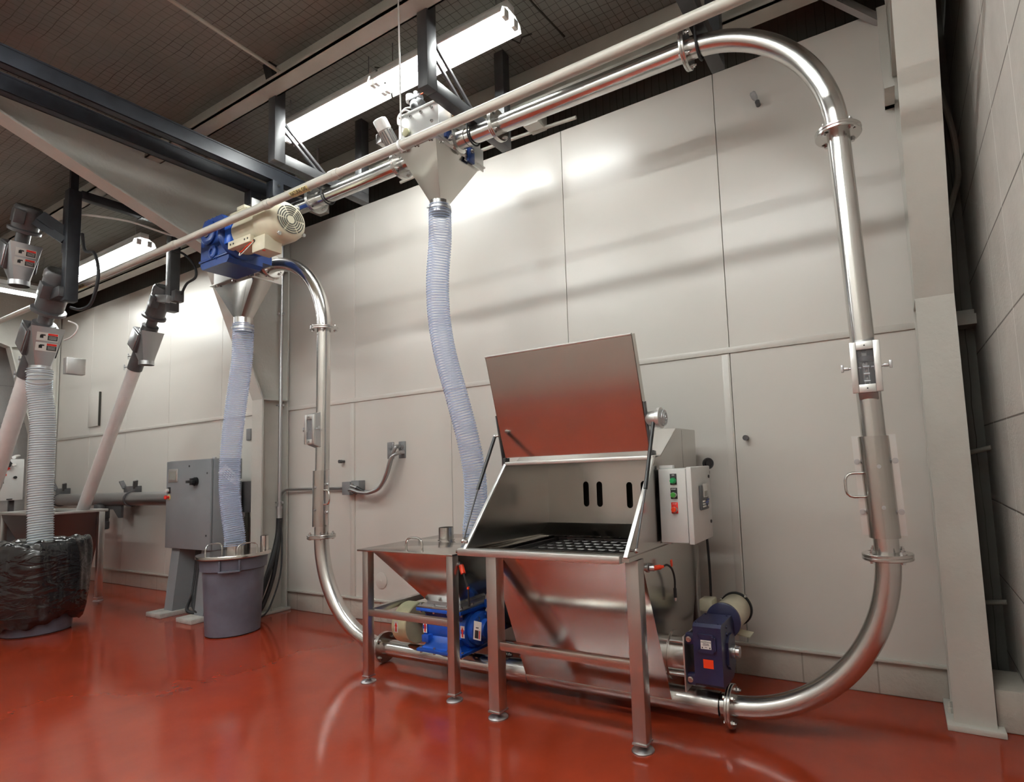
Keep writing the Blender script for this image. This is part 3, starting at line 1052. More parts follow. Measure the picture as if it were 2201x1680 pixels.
# gas struts
for x, pts in ((-2.155, ((2.758, 1.568), (2.584, 1.253), (2.45, 0.975))), (-1.128, ((2.80, 1.592), (2.648, 1.24), (2.50, 0.955)))):
    q = [Vector((x, y, z)) for y, z in pts]
    s = 1 if x > -1.5 else -1
    b = MB(); b.cyl(q[0], q[1], 0.0105, seg=18)
    so = b.obj('gas_strut', 'black', st)
    b = MB(); b.cyl(q[1], q[2], 0.005, seg=12); b.obj('strut_rod', 'greysteel', so)
    for e in (q[0], q[2]):
        b = MB(); b.sphere(e, 0.013, 14, 8); b.cyl(e, e - X * s * 0.03, 0.007, seg=12)
        b.obj('ball_joint', 'bolt', so)
# round work light on the lid side
c = Vector((-1.135, 2.83, 1.606))
b = MB()
b.lathe([(0.02, -0.045), (0.038, -0.03), (0.047, 0.0), (0.049, 0.02), (0.056, 0.024), (0.057, 0.042), (0.05, 0.046), (0.046, 0.046)], c, X, 32)
wl = b.obj('work_light', 'plate_alu', st)
b = MB(); b.lathe([(0.046, 0.0), (0.043, 0.014), (0.03, 0.022), (0.012, 0.026), (0.001, 0.027)], c + X * 0.04, X, 28)
b.obj('lamp_glass', 'window_clear', wl)
b = MB()
for r in (0.014, 0.027, 0.04):
    b.ring(c + X * (0.072 - r * 0.35), c + X * (0.075 - r * 0.35), r + 0.002, r, 28)
b.box(c + Vector((0.056, -0.046, -0.002)), c + Vector((0.060, 0.046, 0.002)))
b.obj('wire_guard', 'zinc', wl)
# level sensor with pigtail cable on the side sheet
b = MB()
b.cyl((-1.15, 2.683, 0.842), (-1.142, 2.683, 0.842), 0.022, seg=20)
b.cyl((-1.142, 2.683, 0.842), (-1.118, 2.69, 0.842), 0.016, seg=18)
sn = b.obj('level_sensor', 'zinc', st)
b = MB(); b.cyl((-1.125, 2.683, 0.842), (-1.105, 2.735, 0.840), 0.0125, seg=14); b.cyl((-1.105, 2.735, 0.840), (-1.1, 2.76, 0.838), 0.008, seg=12); b.obj('sensor_plug', 'orange', sn)
cb = spline([(-1.1, 2.76, 0.838), (-1.10, 2.82, 0.836), (-1.105, 2.90, 0.80), (-1.11, 2.945, 0.74), (-1.115, 2.955, 0.68)], 8)
b = MB(); b.tube(cb, 0.0055, 8); b.cyl((-1.115, 2.955, 0.69), (-1.116, 2.958, 0.64), 0.0085, seg=12); b.obj('sensor_cable', 'rubber', sn)
b = MB(); b.obox((-1.10, 2.885, 0.835), (0.006, 0.018, 0.034), Matrix.Rotation(0.3, 3, 'X')); b.obj('cable_flag', 'orange', sn)
b = MB(); b.cyl((-1.116, 2.958, 0.64), (-1.116, 2.958, 0.622), 0.007, seg=12); b.obj('cable_tip', 'bolt', sn)

# ================================================================ CONTROL BOX ON THE STATION
cbx = thing('control_box', (-1.05, 3.0, 0.95), 'white electrical box with coloured buttons and a keypad hung on the stainless tipping station', 'control box')
b = MB(); b.box((-1.138, 2.852, 0.945), (-0.985, 3.172, 1.333), 0.006)
b.box((-1.137, 2.87, 1.333), (-1.06, 2.90, 1.352), 0.003)
b.obj('enclosure', 'white', cbx)
b = MB(); b.box((-0.982, 2.846, 0.940), (-0.952, 3.178, 1.340), 0.006)
dr = b.obj('door', 'white', cbx)
for z in (1.28, 1.03):
    b = MB(); b.cyl((-0.952, 3.145, z), (-0.947, 3.145, z), 0.009, seg=14); b.obj('lock', 'black', dr)
b = MB(); b.box((-0.952, 2.955, 1.105), (-0.938, 3.085, 1.237), 0.006)
kp = b.obj('keypad_display', 'keypad', dr)
b = MB(); b.box((-0.939, 2.985, 1.172), (-0.934, 3.065, 1.245), 0.003); b.obj('display_bezel', 'plate_alu', kp)
b = MB(); b.box((-0.935, 3.0, 1.176), (-0.932, 3.045, 1.206)); b.obj('display', 'lcd', kp)
for r in range(3):
    for k in range(3 if r < 2 else 4):
        b = MB(); b.box((-0.939, 2.972 + 0.014 * k, 1.148 - 0.014 * r), (-0.934, 2.981 + 0.014 * k, 1.156 - 0.014 * r), 0.001)
        b.obj('key', 'label_white', kp)
for dy, dz in ((0, 0), (0.018, 0), (-0.018, 0), (0, 0.013), (0, -0.013), (0.028, 0.013)):
    b = MB(); b.box((-0.939, 3.044 + dy, 1.140 + dz), (-0.934, 3.053 + dy, 1.149 + dz), 0.001); b.obj('key', 'keyblue', kp)
b = MB(); b.box((-0.939, 3.06, 1.12), (-0.934, 3.072, 1.13), 0.001); b.obj('key', 'label_white', kp)
for zc, word, pm, km in ((1.278, 'ON', 'label_black', 'green'), (1.204, 'START', 'label_black', 'green2'), (1.128, 'STOP', 'label_red', 'orange')):
    b = MB(); b.box((-1.0715, 2.8495, zc - 0.029), (-1.0345, 2.8525, zc + 0.029), 0.001)
    lp = b.obj('legend_plate', pm, cbx)
    text(word, 'lettering', (-1.053, 2.8492, zc + 0.021), X, Z, 0.009, 'label_white', lp)
    b = MB(); b.lathe([(0.0165, 0), (0.0165, 0.008), (0.0145, 0.012)], (-1.053, 2.8495, zc - 0.008), -Y, 28)
    rg = b.obj('bezel_ring', 'bolt' if word != 'ON' else km, lp)
    b = MB(); b.lathe([(0.0138, 0), (0.0138, 0.010), (0.012, 0.0145), (0.006, 0.0155)], (-1.053, 2.8415, zc - 0.008), -Y, 24)
    b.obj('push_button', km, lp)
b = MB(); b.lathe([(0.030, 0), (0.034, 0.006), (0.030, 0.014), (0.02, 0.012), (0.016, 0.02)], (-0.985, 3.26, 1.352), Vector((0.5, -0.85, 0)), 24); b.cyl((-1.0, 3.27, 1.30), (-0.985, 3.27, 1.345), 0.012, seg=12)
b.box((-1.137, 3.25, 1.29), (-0.985, 3.29, 1.31))
b.obj('horn', 'black', cbx)
for y in (2.90, 3.1):
    b = MB(); b.box((-1.137, y, 0.932), (-1.10, y + 0.03, 0.947)); b.obj('mounting_tab', 'zinc', cbx)

# ================================================================ NAVY GEARED MOTOR
gm = thing('geared_motor', (-0.92, 3.0, 0.23), 'navy right angle gearbox with a cream motor driving the tipping station', 'motor')
G0, G1 = (-0.992, 2.85, 0.235), (-0.846, 3.07, 0.545)
b = MB()
pts = [(y, z) for y, z in ((2.85, .25), (2.865, .235), (3.04, .235), (3.10, .29), (3.10, .50), (3.06, .545), (2.865, .545), (2.85, .53))]
b.prism([(-0.992, y, z) for y, z in pts], (0.146, 0, 0))
gb = b.obj('gearbox', 'navy', gm)
def octa(cx, cz, w, h, c):
    return [(cx - w + c, cz - h), (cx + w - c, cz - h), (cx + w, cz - h + c), (cx + w, cz + h - c), (cx + w - c, cz + h), (cx - w + c, cz + h), (cx - w, cz + h - c), (cx - w, cz - h + c)]
b = MB(); b.prism([(x, 2.85, z) for x, z in octa(-0.925, 0.452, 0.052, 0.045, 0.014)], (0, -0.012, 0))
cp = b.obj('cover_plate', 'navy', gm)
for sx in (-1, 1):
    for sz in (-1, 1):
        bolt((-0.925 + sx * 0.038, 2.838, 0.452 + sz * 0.032), -Y, cp, 0.007, 0.007, 'navy')
b = MB(); b.box((-0.949, 2.8362, 0.427), (-0.895, 2.8382, 0.470))
npl = b.obj('nameplate', 'label_white', cp)
text('HAPMAN', 'lettering', (-0.922, 2.8358, 0.461), X, Z, 0.0125, 'label_black', npl)
b = MB()
for k, (w, zz) in enumerate(((0.030, 0.4525), (0.034, 0.4465), (0.012, 0.436))):
    b.box((-0.922 - w / 2, 2.8356, zz - 0.0012), (-0.922 + w / 2, 2.8362, zz + 0.0012))
for x in (-0.944, -0.905):
    b.box((x, 2.8356, 0.430), (x + 0.006, 2.8362, 0.437))
b.obj('print', 'label_black', npl)
b = MB(); b.box((-0.944, 2.8482, 0.330), (-0.892, 2.8502, 0.373)); b.obj('orange_sticker', 'orange', gm, label='orange red sticker')
b = MB()
b.prism([(-0.846, y, z) for y, z in octa(2.985, 0.385, 0.055, 0.085, 0.03)], (0.012, 0, 0))
bc = b.obj('bearing_cover', 'navy', gm)
b = MB(); b.lathe([(0.034, 0), (0.034, 0.022), (0.028, 0.024), (0.028, 0.042), (0.02, 0.044)], (-0.834, 2.985, 0.385), X, 30)
b.obj('output_shaft', 'bolt', bc)
for y, z in ((2.95, .515), (2.95, .48)):
    bolt((-0.846, y, z), X, gb, 0.008, 0.006, 'navy', 'plug')
for x, y in ((-0.98, 2.87), (-0.865, 2.87), (-0.98, 3.04), (-0.865, 3.04)):
    bolt((x, y, 0.545), Z, gb, 0.005, 0.004, 'navy')
b = MB(); b.box((-1.046, 2.84, 0.20), (-1.038, 3.13, 0.475), 0.002)
mp = b.obj('mounting_plate', 'plate_alu', gm)
for z in (0.26, 0.46):
    for y in (2.88, 3.06):
        b = MB(); b.box((-1.038, y - 0.02, z - 0.028), (-0.985, y + 0.02, z + 0.028), 0.008)
        b.obj('mounting_foot', 'navy', gm)
        bolt((-1.02, y - 0.02, z), -Y, mp, 0.011, 0.012)
b = MB(); b.cyl((-1.149, 2.99, 0.33), (-1.046, 2.99, 0.33), 0.098, seg=36, cap=False); b.cyl((-1.149, 2.99, 0.33), (-1.143, 2.99, 0.33), 0.125, seg=36)
b.obj('spool_piece', 'steel_elbow', gm)
for a in (0.6, 2.2, 3.8, 5.3):
    b = MB(); b.cyl((-1.148, 2.99 + 0.112 * math.cos(a), 0.33 + 0.112 * math.sin(a)), (-1.046, 2.99 + 0.112 * math.cos(a), 0.33 + 0.112 * math.sin(a)), 0.010, seg=12)
    b.obj('tie_rod', 'bolt', gm)
mc = Vector((-0.905, 3.10, 0.50))
b = MB(); b.lathe([(0.088, 0), (0.095, 0.004), (0.095, 0.018), (0.088, 0.02)], mc, Y, 36); b.obj('motor_flange', 'navy', gm)
b = MB(); b.lathe([(0.082, 0.02), (0.086, 0.03), (0.086, 0.27), (0.084, 0.275)], mc, Y, 40)
mo = b.obj('motor_body', 'cream', gm)
b = MB(); b.lathe([(0.093, 0.275), (0.096, 0.28), (0.096, 0.29), (0.093, 0.295)], mc, Y, 40); b.obj('end_ring', 'black', mo)
b = MB(); b.lathe([(0.088, 0.295), (0.086, 0.33), (0.07, 0.345), (0.02, 0.35)], mc, Y, 36); b.obj('end_bell', 'cream', mo)
for a in (0.9, 2.6, 4.6):
    b = MB(); b.obox(mc + Vector((0.096 * math.cos(a), 0.285, 0.096 * math.sin(a))), (0.012, 0.03, 0.012), None, 0.002); b.obj('clip', 'bolt', mo)
b = MB(); b.box((-1.06, 3.18, 0.52), (-0.985, 3.28, 0.585), 0.006); b.obj('terminal_box', 'cream', mo)
b = MB(); b.sheet([(-0.87, 3.20, 0.405), (-0.79, 3.20, 0.395), (-0.79, 3.30, 0.395), (-0.87, 3.30, 0.405)], 0.006); b.obj('motor_foot', 'cream', mo)
# bracing behind the station: a dark bar between box and gearbox
b = MB(); b.tube(spline([(-1.10, 3.52, 0.94), (-1.098, 3.54, 0.7), (-1.095, 3.52, 0.45), (-1.06, 3.40, 0.40)], 8), 0.008, 8)
tag(b.obj('power_cable', 'rubber', None, (-1.1, 3.5, 0.6)), 'black cable dropping behind the tipping station towards the navy gearbox', 'cable')

# ================================================================ SMALL FEED HOPPER
fh = thing('feed_hopper', (-2.8, 3.0, 0), 'low stainless hopper with a flat lidded top standing behind and beside the tipping station', 'hopper')
for x, y in ((-3.205, 2.635), (-2.458, 2.635), (-3.205, 3.37), (-2.458, 3.37)):
    leg(x, y, 0.053, 0.858, fh, 0.048)
for lo, hi in (((-3.152, 2.642, .43), (-2.458, 2.678, .472)), ((-3.152, 3.38, .43), (-2.458, 3.416, .472)), ((-3.197, 2.688, .43), (-3.161, 3.37, .472))):
    b = MB(); b.box(lo, hi, 0.003); b.obj('cross_rail', 'steel_frame', fh)
b = MB()
T = [(-3.155, 2.665, .858), (-2.425, 2.665, .858), (-2.425, 3.40, .858), (-3.155, 3.40, .858)]
Bq = [(-2.83, 2.85, .512), (-2.54, 2.85, .512), (-2.54, 3.10, .512), (-2.83, 3.10, .512)]
b.loft(T, Bq)
b.obj('hopper_cone', 'steel_h', fh)
b = MB(); b.loft(Bq, [(x, y, .488) for x, y, z in Bq]); b.box((-2.875, 2.80, .476), (-2.50, 3.145, .488), 0.002); of = b.obj('outlet_flange', 'zinc', fh)
for x, y in [(-2.865 + 0.118 * k, 2.825) for k in range(4)] + [(-2.52, 2.94), (-2.52, 3.11)]:
    bolt((x, y, .488), Z, of, 0.009, 0.012)
b = MB(); b.box((-3.215, 2.60, .858), (-2.375, 3.03, .870), 0.003)
lidp = b.obj('front_lid', 'steel_h', fh)
grip((-2.86, 2.70, .870), (-2.72, 2.70, .870), Z * 0.075, lidp, 0.0075)
b = MB(); b.box((-3.215, 3.036, .858), (-2.375, 3.46, .868), 0.003)
rl = b.obj('rear_lid', 'steel_h', fh)
b = MB(); b.ring((-2.94, 3.16, .866), (-2.94, 3.16, .957), 0.054, 0.051, 36); b.ring((-2.94, 3.16, .866), (-2.94, 3.16, .872), 0.062, 0.05, 36)
b.obj('inlet_spout', 'steel_tube', rl)
b = MB(); b.ring((-2.72, 3.21, .866), (-2.72, 3.21, .905), 0.066, 0.063, 36)
b.obj('inlet_spout', 'steel_tube', rl)
for x, y in ((-3.14, 3.09), (-3.14, 3.40), (-2.86, 3.40), (-2.5, 3.09)):
    bolt((x, y, .868), Z, rl, 0.007, 0.008)
b = MB(); b.cyl((-2.424, 2.70, 0.80), (-2.395, 2.70, 0.795), 0.014, seg=14)
sn = b.obj('level_sensor', 'zinc', fh)
b = MB(); b.cyl((-2.395, 2.70, 0.79), (-2.37, 2.69, 0.742), 0.0155, seg=14); b.obj('sensor_plug', 'orange', sn)
b = MB(); b.tube(spline([(-2.37, 2.69, 0.742), (-2.352, 2.69, 0.70), (-2.343, 2.70, 0.65), (-2.345, 2.705, 0.60), (-2.345, 2.71, 0.545)], 8), 0.0055, 8)
b.obj('sensor_cable', 'rubber', sn)
b = MB(); b.cyl((-2.343, 2.70, 0.665), (-2.344, 2.701, 0.65), 0.008, seg=10); b.obj('cable_flag', 'orange', sn)

# ================================================================ BLUE ROTARY VALVE
rv = thing('rotary_valve', (-2.69, 2.98, 0.19), 'bright blue rotary valve under the small stainless hopper with a round cream belt guard', 'valve')
c = Vector((-2.69, 2.97, 0.338))
b = MB()
b.lathe([(0.112, -0.15), (0.112, 0.15)], c, X, 40)
body = b.obj('valve_body', 'blue', rv)
for x0 in (-0.185, 0.145):
    b = MB(); b.lathe([(0.118, 0), (0.124, 0.006), (0.124, 0.036), (0.118, 0.04)], c + X * x0, X, 40)
    b.obj('end_cover', 'blue', rv)
for z0, z1, nm in ((.452, .475, 'top_flange'), (.192, .212, 'bottom_flange')):
    b = MB(); b.box((-2.885, 2.80, z0), (-2.495, 3.145, z1), 0.004)
    f = b.obj(nm, 'blue', rv)
    for k in range(4):
        x = -2.865 + 0.118 * k
        b = MB(); b.hexa((x, 2.825, z0 - 0.014), (x, 2.825, z0), 0.009)
        if z1 < .4:
            b.hexa((x, 2.825, z1), (x, 2.825, z1 + 0.010), 0.009)
        b.obj('bolt', 'bolt', f)
    for k in range(2):
        y = 2.94 + 0.17 * k
        b = MB(); b.hexa((-2.52, y, z0 - 0.014), (-2.52, y, z0), 0.009)
        b.obj('bolt', 'bolt', f)
b = MB()
b.loft([(-2.86, 2.83, .212), (-2.52, 2.83, .212), (-2.52, 3.11, .212), (-2.86, 3.11, .212)], [(-2.80, 2.88, .29), (-2.58, 2.88, .29), (-2.58, 3.06, .29), (-2.80, 3.06, .29)])
b.obj('outlet_throat', 'blue', rv)
b = MB()
b.loft([(-2.86, 2.84, .452), (-2.52, 2.84, .452), (-2.52, 3.10, .452), (-2.86, 3.10, .452)], [(-2.84, 2.88, .38), (-2.54, 2.88, .38), (-2.54, 3.06, .38), (-2.84, 3.06, .38)])
b.obj('inlet_throat', 'blue_deep', rv)
b = MB()
b.loft([(-2.82, 2.86, .192), (-2.56, 2.86, .192), (-2.56, 3.09, .192), (-2.82, 3.09, .192)], [(-2.77, 2.955, .1665), (-2.61, 2.955, .1665), (-2.61, 3.005, .1665), (-2.77, 3.005, .1665)])
b.obj('drop_chute', 'steel_h', rv)
for x in (-2.865, -2.60):
    b = MB(); b.box((x, 2.828, .245), (x + 0.06, 2.90, .292), 0.005)
    b.cyl((x + 0.03, 2.826, .268), (x + 0.03, 2.83, .268), 0.006, seg=12)
    b.obj('lug', 'blue', rv)
b = MB()
b.lathe([(0.10, 0.0), (0.105, 0.01), (0.105, 0.05), (0.09, 0.06), (0.062, 0.065), (0.058, 0.10), (0.05, 0.104), (0.03, 0.104), (0.028, 0.112), (0.012, 0.112)], c + X * 0.18, X, 36)
eb = b.obj('end_bearing', 'blue', rv)
for k in range(6):
    a = k * PI / 3 + 0.3
    bolt(c + X * 0.24 + 0.088 * (math.cos(a) * Y + math.sin(a) * Z), X, eb, 0.008, 0.008, 'blue')
b = MB(); b.box((-2.47, 3.06, .29), (-2.40, 3.30, .50), 0.006); gbx = b.obj('drive_gearbox', 'blue_deep', rv)
for z in (.31, .45):
    b = MB(); b.box((-2.50, 3.035, z), (-2.44, 3.075, z + .055), 0.006); b.obj('gear_foot', 'blue', gbx)
b = MB(); b.lathe([(0.085, 0), (0.09, 0.01), (0.09, 0.12), (0.075, 0.15), (0.04, 0.155)], (-2.40, 3.18, .405), X, 30)
b.obj('fan_cover', 'black', gbx)
b = MB(); b.lathe([(0.132, 0), (0.138, 0.006), (0.138, 0.128), (0.132, 0.134)], (-3.15, 2.965, .318), X, 48)
gd = b.obj('belt_guard', 'cream_dull', rv)
b = MB(); b.cyl((-3.02, 2.965, .335), (-2.87, 2.965, .335), 0.022, seg=20); b.lathe([(0.04, 0), (0.04, 0.03)], (-2.945, 2.965, .335), X, 24)
b.obj('drive_shaft', 'black', rv)
arrow_label((-3.10, 2.8265, .318), X, Z, 0.036, 0.075, gd)
arrow_label((-2.85, 2.8475, .338), X, Z, 0.034, 0.075, rv)
arrow_label((-2.525, 2.8475, .338), X, Z, 0.034, 0.075, rv)
b = MB()
tp = Vector((-2.40, 2.845, 0.36))
b.obox(tp, (0.062, 0.002, 0.115), Matrix.Rotation(0.08, 3, 'Y'), 0.0008, 1)
tgp = b.obj('paper_tag', 'label_white', rv)
b = MB(); b.obox(tp + Vector((-0.006, -0.0016, -0.022)), (0.028, 0.001, 0.05), Matrix.Rotation(0.08, 3, 'Y')); b.obox(tp + Vector((0, -0.0016, 0.018)), (0.022, 0.001, 0.006)); b.obj('tag_print', 'label_black', tgp)
b = MB(); b.obox(tp + Vector((0.016, -0.0016, -0.024)), (0.008, 0.001, 0.05), Matrix.Rotation(0.08, 3, 'Y')); b.obj('tag_stripe', 'label_red', tgp)
b = MB(); b.tube([tp + Vector((0.004, 0, 0.05)), tp + Vector((0.006, 0.02, 0.075)), tp + Vector((-0.03, 0.05, 0.07))], 0.002, 6); b.obj('tag_string', 'black', tgp)

# ================================================================ INLINE DISCHARGE HOPPER (MIDDLE OF THE TOP RUN)
dh = thing('discharge_hopper', (-2.79, 3.0, 3.3), 'stainless funnel hopper hung in the middle of the top tube run', 'hopper')
def funnel(x0, x1, y0, y1, zt_, cx, cy, zb, r, parent, zc):
    b = MB()
    n = 32
    top, bot = [], []
    for i in range(n):
        a = 2 * PI * i / n + PI / 4
        u, v = math.cos(a), math.sin(a)
        m = max(abs(u), abs(v))
        top.append(((x0 + x1) / 2 + (x1 - x0) / 2 * u / m, (y0 + y1) / 2 + (y1 - y0) / 2 * v / m, zt_))
        bot.append((cx + r * u, cy + r * v, zb))
    b.loft(top, bot)
    f = b.obj('funnel', 'steel_v', parent, angle=12)
    b = MB(); b.ring((cx, cy, zc), (cx, cy, zb + 0.004), r + 0.002, r - 0.004, 40); b.obj('outlet_spout', 'steel_tube', parent)
    b = MB(); b.box((x0 - 0.028, y0 - 0.028, zt_), (x1 + 0.028, y1 + 0.028, zt_ + 0.010), 0.002)
    pl = b.obj('top_flange', 'steel_frame', parent)
    for k in range(3):
        xx = x0 + (x1 - x0) * (0.12 + 0.38 * k)
        bolt((xx, y0 - 0.014, zt_), -Z, pl, 0.008, 0.014)
        yy = y0 + (y1 - y0) * (0.12 + 0.38 * k)
        bolt((x1 + 0.014, yy, zt_), -Z, pl, 0.008, 0.014)
    return f
funnel(-2.97, -2.615, 2.775, 3.25, 3.655, -2.795, 3.0, 3.325, 0.071, dh, 3.24)
b = MB(); b.box((-2.985, 2.79, 3.665), (-2.60, 3.24, 3.93), 0.004); hb = b.obj('valve_housing', 'plate_alu', dh)
b = MB(); b.box((-2.99, 2.786, 3.93), (-2.594, 3.245, 3.945), 0.002); b.obj('housing_cover', 'plate_alu', dh)
for x, z in ((-2.66, 3.90), (-2.76, 3.90), (-2.86, 3.90), (-2.66, 3.80), (-2.95, 3.80)):
    bolt((x, 2.79, z), -Y, hb, 0.009, 0.012)
b = MB(); b.ring((-3.02, YP, zt), (-2.985, YP, zt), 0.09, 0.056); b.obj('inlet_ring', 'steel_flange', dh)
b = MB(); b.lathe([(0.085, 0), (0.085, 0.02), (0.062, 0.03), (0.062, 0.10)], (-2.60, YP, zt), X, 36); b.obj('outlet_ring', 'steel_flange', dh)
for y in (2.88, 3.10):
    for z in (3.76, 3.70):
        b = MB(); b.cyl((-2.60, y, z), (-2.55, y, z), 0.012, seg=14); b.hexa((-2.585, y, z), (-2.562, y, z), 0.018)
        b.obj('clamp_bolt', 'bolt', dh)
b = MB(); b.box((-2.606, 2.84, 3.69), (-2.578, 2.90, 3.80), 0.004); b.obj('clamp_block', 'blue_deep', dh)
b = MB(); b.box((-2.606, 3.07, 3.62), (-2.575, 3.14, 3.74), 0.004); b.obj('clamp_block', 'blue_deep', dh)
b = MB(); b.sheet([(-2.60, 3.05, 3.62), (-2.60, 3.26, 3.62), (-2.60, 3.26, 3.79), (-2.60, 3.10, 3.79)], 0.008); b.obj('side_gusset', 'plate_alu', dh)
# little silver motor on the near side
mc = Vector((-2.975, 2.60, 3.825))
ma_ = Vector((0.06, 0.55, -0.70)).normalized()
b = MB(); b.lathe([(0.03, 0), (0.046, 0.006), (0.050, 0.02), (0.050, 0.075), (0.046, 0.08)], mc, ma_, 30); sm = b.obj('motor_cap', 'lamp_white', dh)
b = MB(); b.lathe([(0.045, 0.08), (0.045, 0.22), (0.036, 0.23)], mc, ma_, 24)
_, pu, pw = perp(ma_)
for k in range(14):
    a = 2 * PI * k / 14
    b.bar(mc + ma_ * 0.085 + 0.047 * (math.cos(a) * pu + math.sin(a) * pw), mc + ma_ * 0.20 + 0.047 * (math.cos(a) * pu + math.sin(a) * pw), 0.006, 0.006, pu + pw * 0.3)
b.obj('vibrator_motor', 'bolt', dh)
b = MB(); b.obox(mc + ma_ * 0.13 + X * -0.065, (0.05, 0.07, 0.07), None, 0.004); b.obj('motor_terminal', 'bolt', dh)
b = MB(); b.obox(mc + Vector((0.01, 0.165, -0.14)), (0.10, 0.06, 0.05), None, 0.004); b.obj('motor_bracket', 'zinc', dh)
# air regulator and hoses
rc_ = Vector((-2.90, 2.88, 4.10))
b = MB(); b.cyl(rc_ - Z * 0.16, rc_ - Z * 0.03, 0.016, seg=12); b.sphere(rc_ - Z * 0.05, 0.045, 16, 10); b.cyl(rc_ - X * .05, rc_ + X * 0.05, 0.026, seg=16); b.sphere(rc_ + Vector((0.02, -0.03, -0.085)), 0.036, 14, 8); b.obox(rc_ + Vector((0.05, -0.01, -0.05)), (0.05, 0.05, 0.05), Matrix.Rotation(0.6, 3, 'Y'), 0.006)
rg = b.obj('air_regulator', 'rubber', dh)
b = MB(); b.lathe([(0.024, 0), (0.034, 0.008), (0.034, 0.055), (0.026, 0.06)], rc_ + X * -0.055 - Z * 0.01, Z, 20); b.obj('air_valve_cap', 'lamp_white', rg)
b = MB(); b.lathe([(0.018, 0), (0.018, 0.05), (0.012, 0.055)], rc_ + Z * 0.005, Z, 16); b.obj('regulator_knob', 'rubber', rg)
for ctrl in ([(-2.90, 2.86, 4.02), (-2.97, 2.84, 4.03), (-3.01, 2.82, 3.97), (-2.99, 2.80, 3.90), (-2.96, 2.78, 3.86)], [(-2.86, 2.82, 3.94), (-2.92, 2.79, 3.97), (-2.965, 2.77, 3.93), (-2.965, 2.765, 3.87), (-2.94, 2.77, 3.85)]):
    b = MB(); b.tube(spline(ctrl, 8), 0.006, 8); b.obj('air_hose', 'duct_white', dh)
b = MB(); b.lathe([(0.02, 0), (0.03, 0.004), (0.03, 0.018), (0.016, 0.02)], (-2.90, 2.79, 3.79), -Y, 24); b.obj('round_knob', 'cream_dull', dh)
b = MB(); b.tube(spline([(-2.86, 2.88, 4.12), (-2.75, 2.86, 4.12), (-2.60, 2.76, 4.11), (-2.50, 2.61, 4.12)], 8), 0.004, 6); b.obj('orange_wire', 'orange', dh)
b = MB(); b.tube(spline([(-2.63, 2.86, 3.94), (-2.66, 2.86, 3.985), (-2.645, 2.86, 4.01), (-2.62, 2.87, 3.99), (-2.62, 2.88, 3.945)], 8), 0.006, 8); b.obj('orange_wire', 'orange', dh)
b = MB(); b.box((-2.594, 2.92, 3.88), (-2.56, 3.05, 3.96), 0.004); b.obj('wooden_packer', 'wood', dh)

# ================================================================ DRIVE UNIT (END OF THE TOP RUN)
du = thing('drive_unit', (-5.2, 2.95, 2.8), 'conveyor drive with blue gearbox and cream motor high up above the grey lidded bin', 'machine')
b = MB(); b.box((-5.56, 2.88, 3.20), (-4.905, 3.09, 3.86), 0.006); b.obj('wheel_housing', 'plate_alu', du)
b = MB(); b.box((-4.905, 2.84, 3.15), (-4.885, 3.13, 3.88), 0.003); b.box((-4.885, 2.84, 3.15), (-4.84, 2.85, 3.52)); b.obj('end_plate', 'plate_alu', du)
b = MB(); b.box((-4.86, 3.06, 3.62), (-4.62, 3.09, 3.80), 0.004); b.obj('side_plate', 'zinc', du)
funnel(-5.53, -4.87, 2.87, 3.05, 3.185, -5.19, 2.955, 2.84, 0.076, du, 2.715)
# blue gear reducer
b = MB()
b.prism([(x, 2.50, z) for x, z in ((-5.03, 3.16), (-5.0, 3.13), (-4.64, 3.13), (-4.61, 3.16), (-4.61, 3.42), (-4.72, 3.55), (-4.98, 3.55), (-5.03, 3.49))], (0, 0.28, 0))
rd = b.obj('gear_reducer', 'blue_deep', du)
b = MB()
b.prism([(x, 2.785, z) for x, z in ((-5.08, 3.20), (-4.62, 3.20), (-4.62, 3.55), (-5.08, 3.55))], (0, 0.08, 0))
b.obj('reducer_mount', 'blue_deep', rd)
for (x, z, r) in ((-4.90, 3.43, 0.105), (-4.83, 3.25, 0.055)):
    b = MB(); b.lathe([(r, 0), (r, 0.016), (r - .012, 0.022), (r * .45, 0.022), (r * .42, 0.012)], (x, 2.50, z), -Y, 34)
    cv = b.obj('cover_disc', 'blue_deep', rd)
    if r > 0.1:
        b = MB(); b.ring((x, 2.482, z), (x, 2.472, z), 0.042, 0.03, 28); b.obj('shaft_ring', 'bolt', cv)
        b = MB(); b.cyl((x, 2.485, z), (x, 2.478, z), 0.03, seg=24); b.obj('shaft_end', 'black', cv)
    else:
        for k in range(4):
            a = k * PI / 2 + .6
            bolt((x + .075 * math.cos(a), 2.50, z + .075 * math.sin(a)), -Y, cv, 0.007, 0.006, 'blue_deep')
for z in (3.19, 3.47):
    b = MB(); b.box((-5.045, 2.49, z), (-4.6, 2.51, z + 0.02), 0.004); b.obj('casting_rib', 'blue_deep', rd)
for x in (-4.98, -4.92, -4.86):
    b = MB(); b.box((x, 2.52, 3.545), (x + 0.02, 2.76, 3.575), 0.004); b.obj('casting_rib', 'blue_deep', rd)
ma = Vector((-4.62, 2.585, 3.335))
b = MB(); b.lathe([(0.13, -0.02), (0.165, 0.0), (0.172, 0.008), (0.172, 0.038), (0.165, 0.045), (0.14, 0.05)], ma, X, 44); b.obj('motor_flange', 'blue_deep', rd)
b = MB(); b.box((-4.585, 2.445, 3.24), (-4.49, 2.53, 3.42), 0.01); b.box((-4.585, 2.64, 3.22), (-4.50, 2.73, 3.44), 0.01); b.obj('adapter_lug', 'blue', rd)
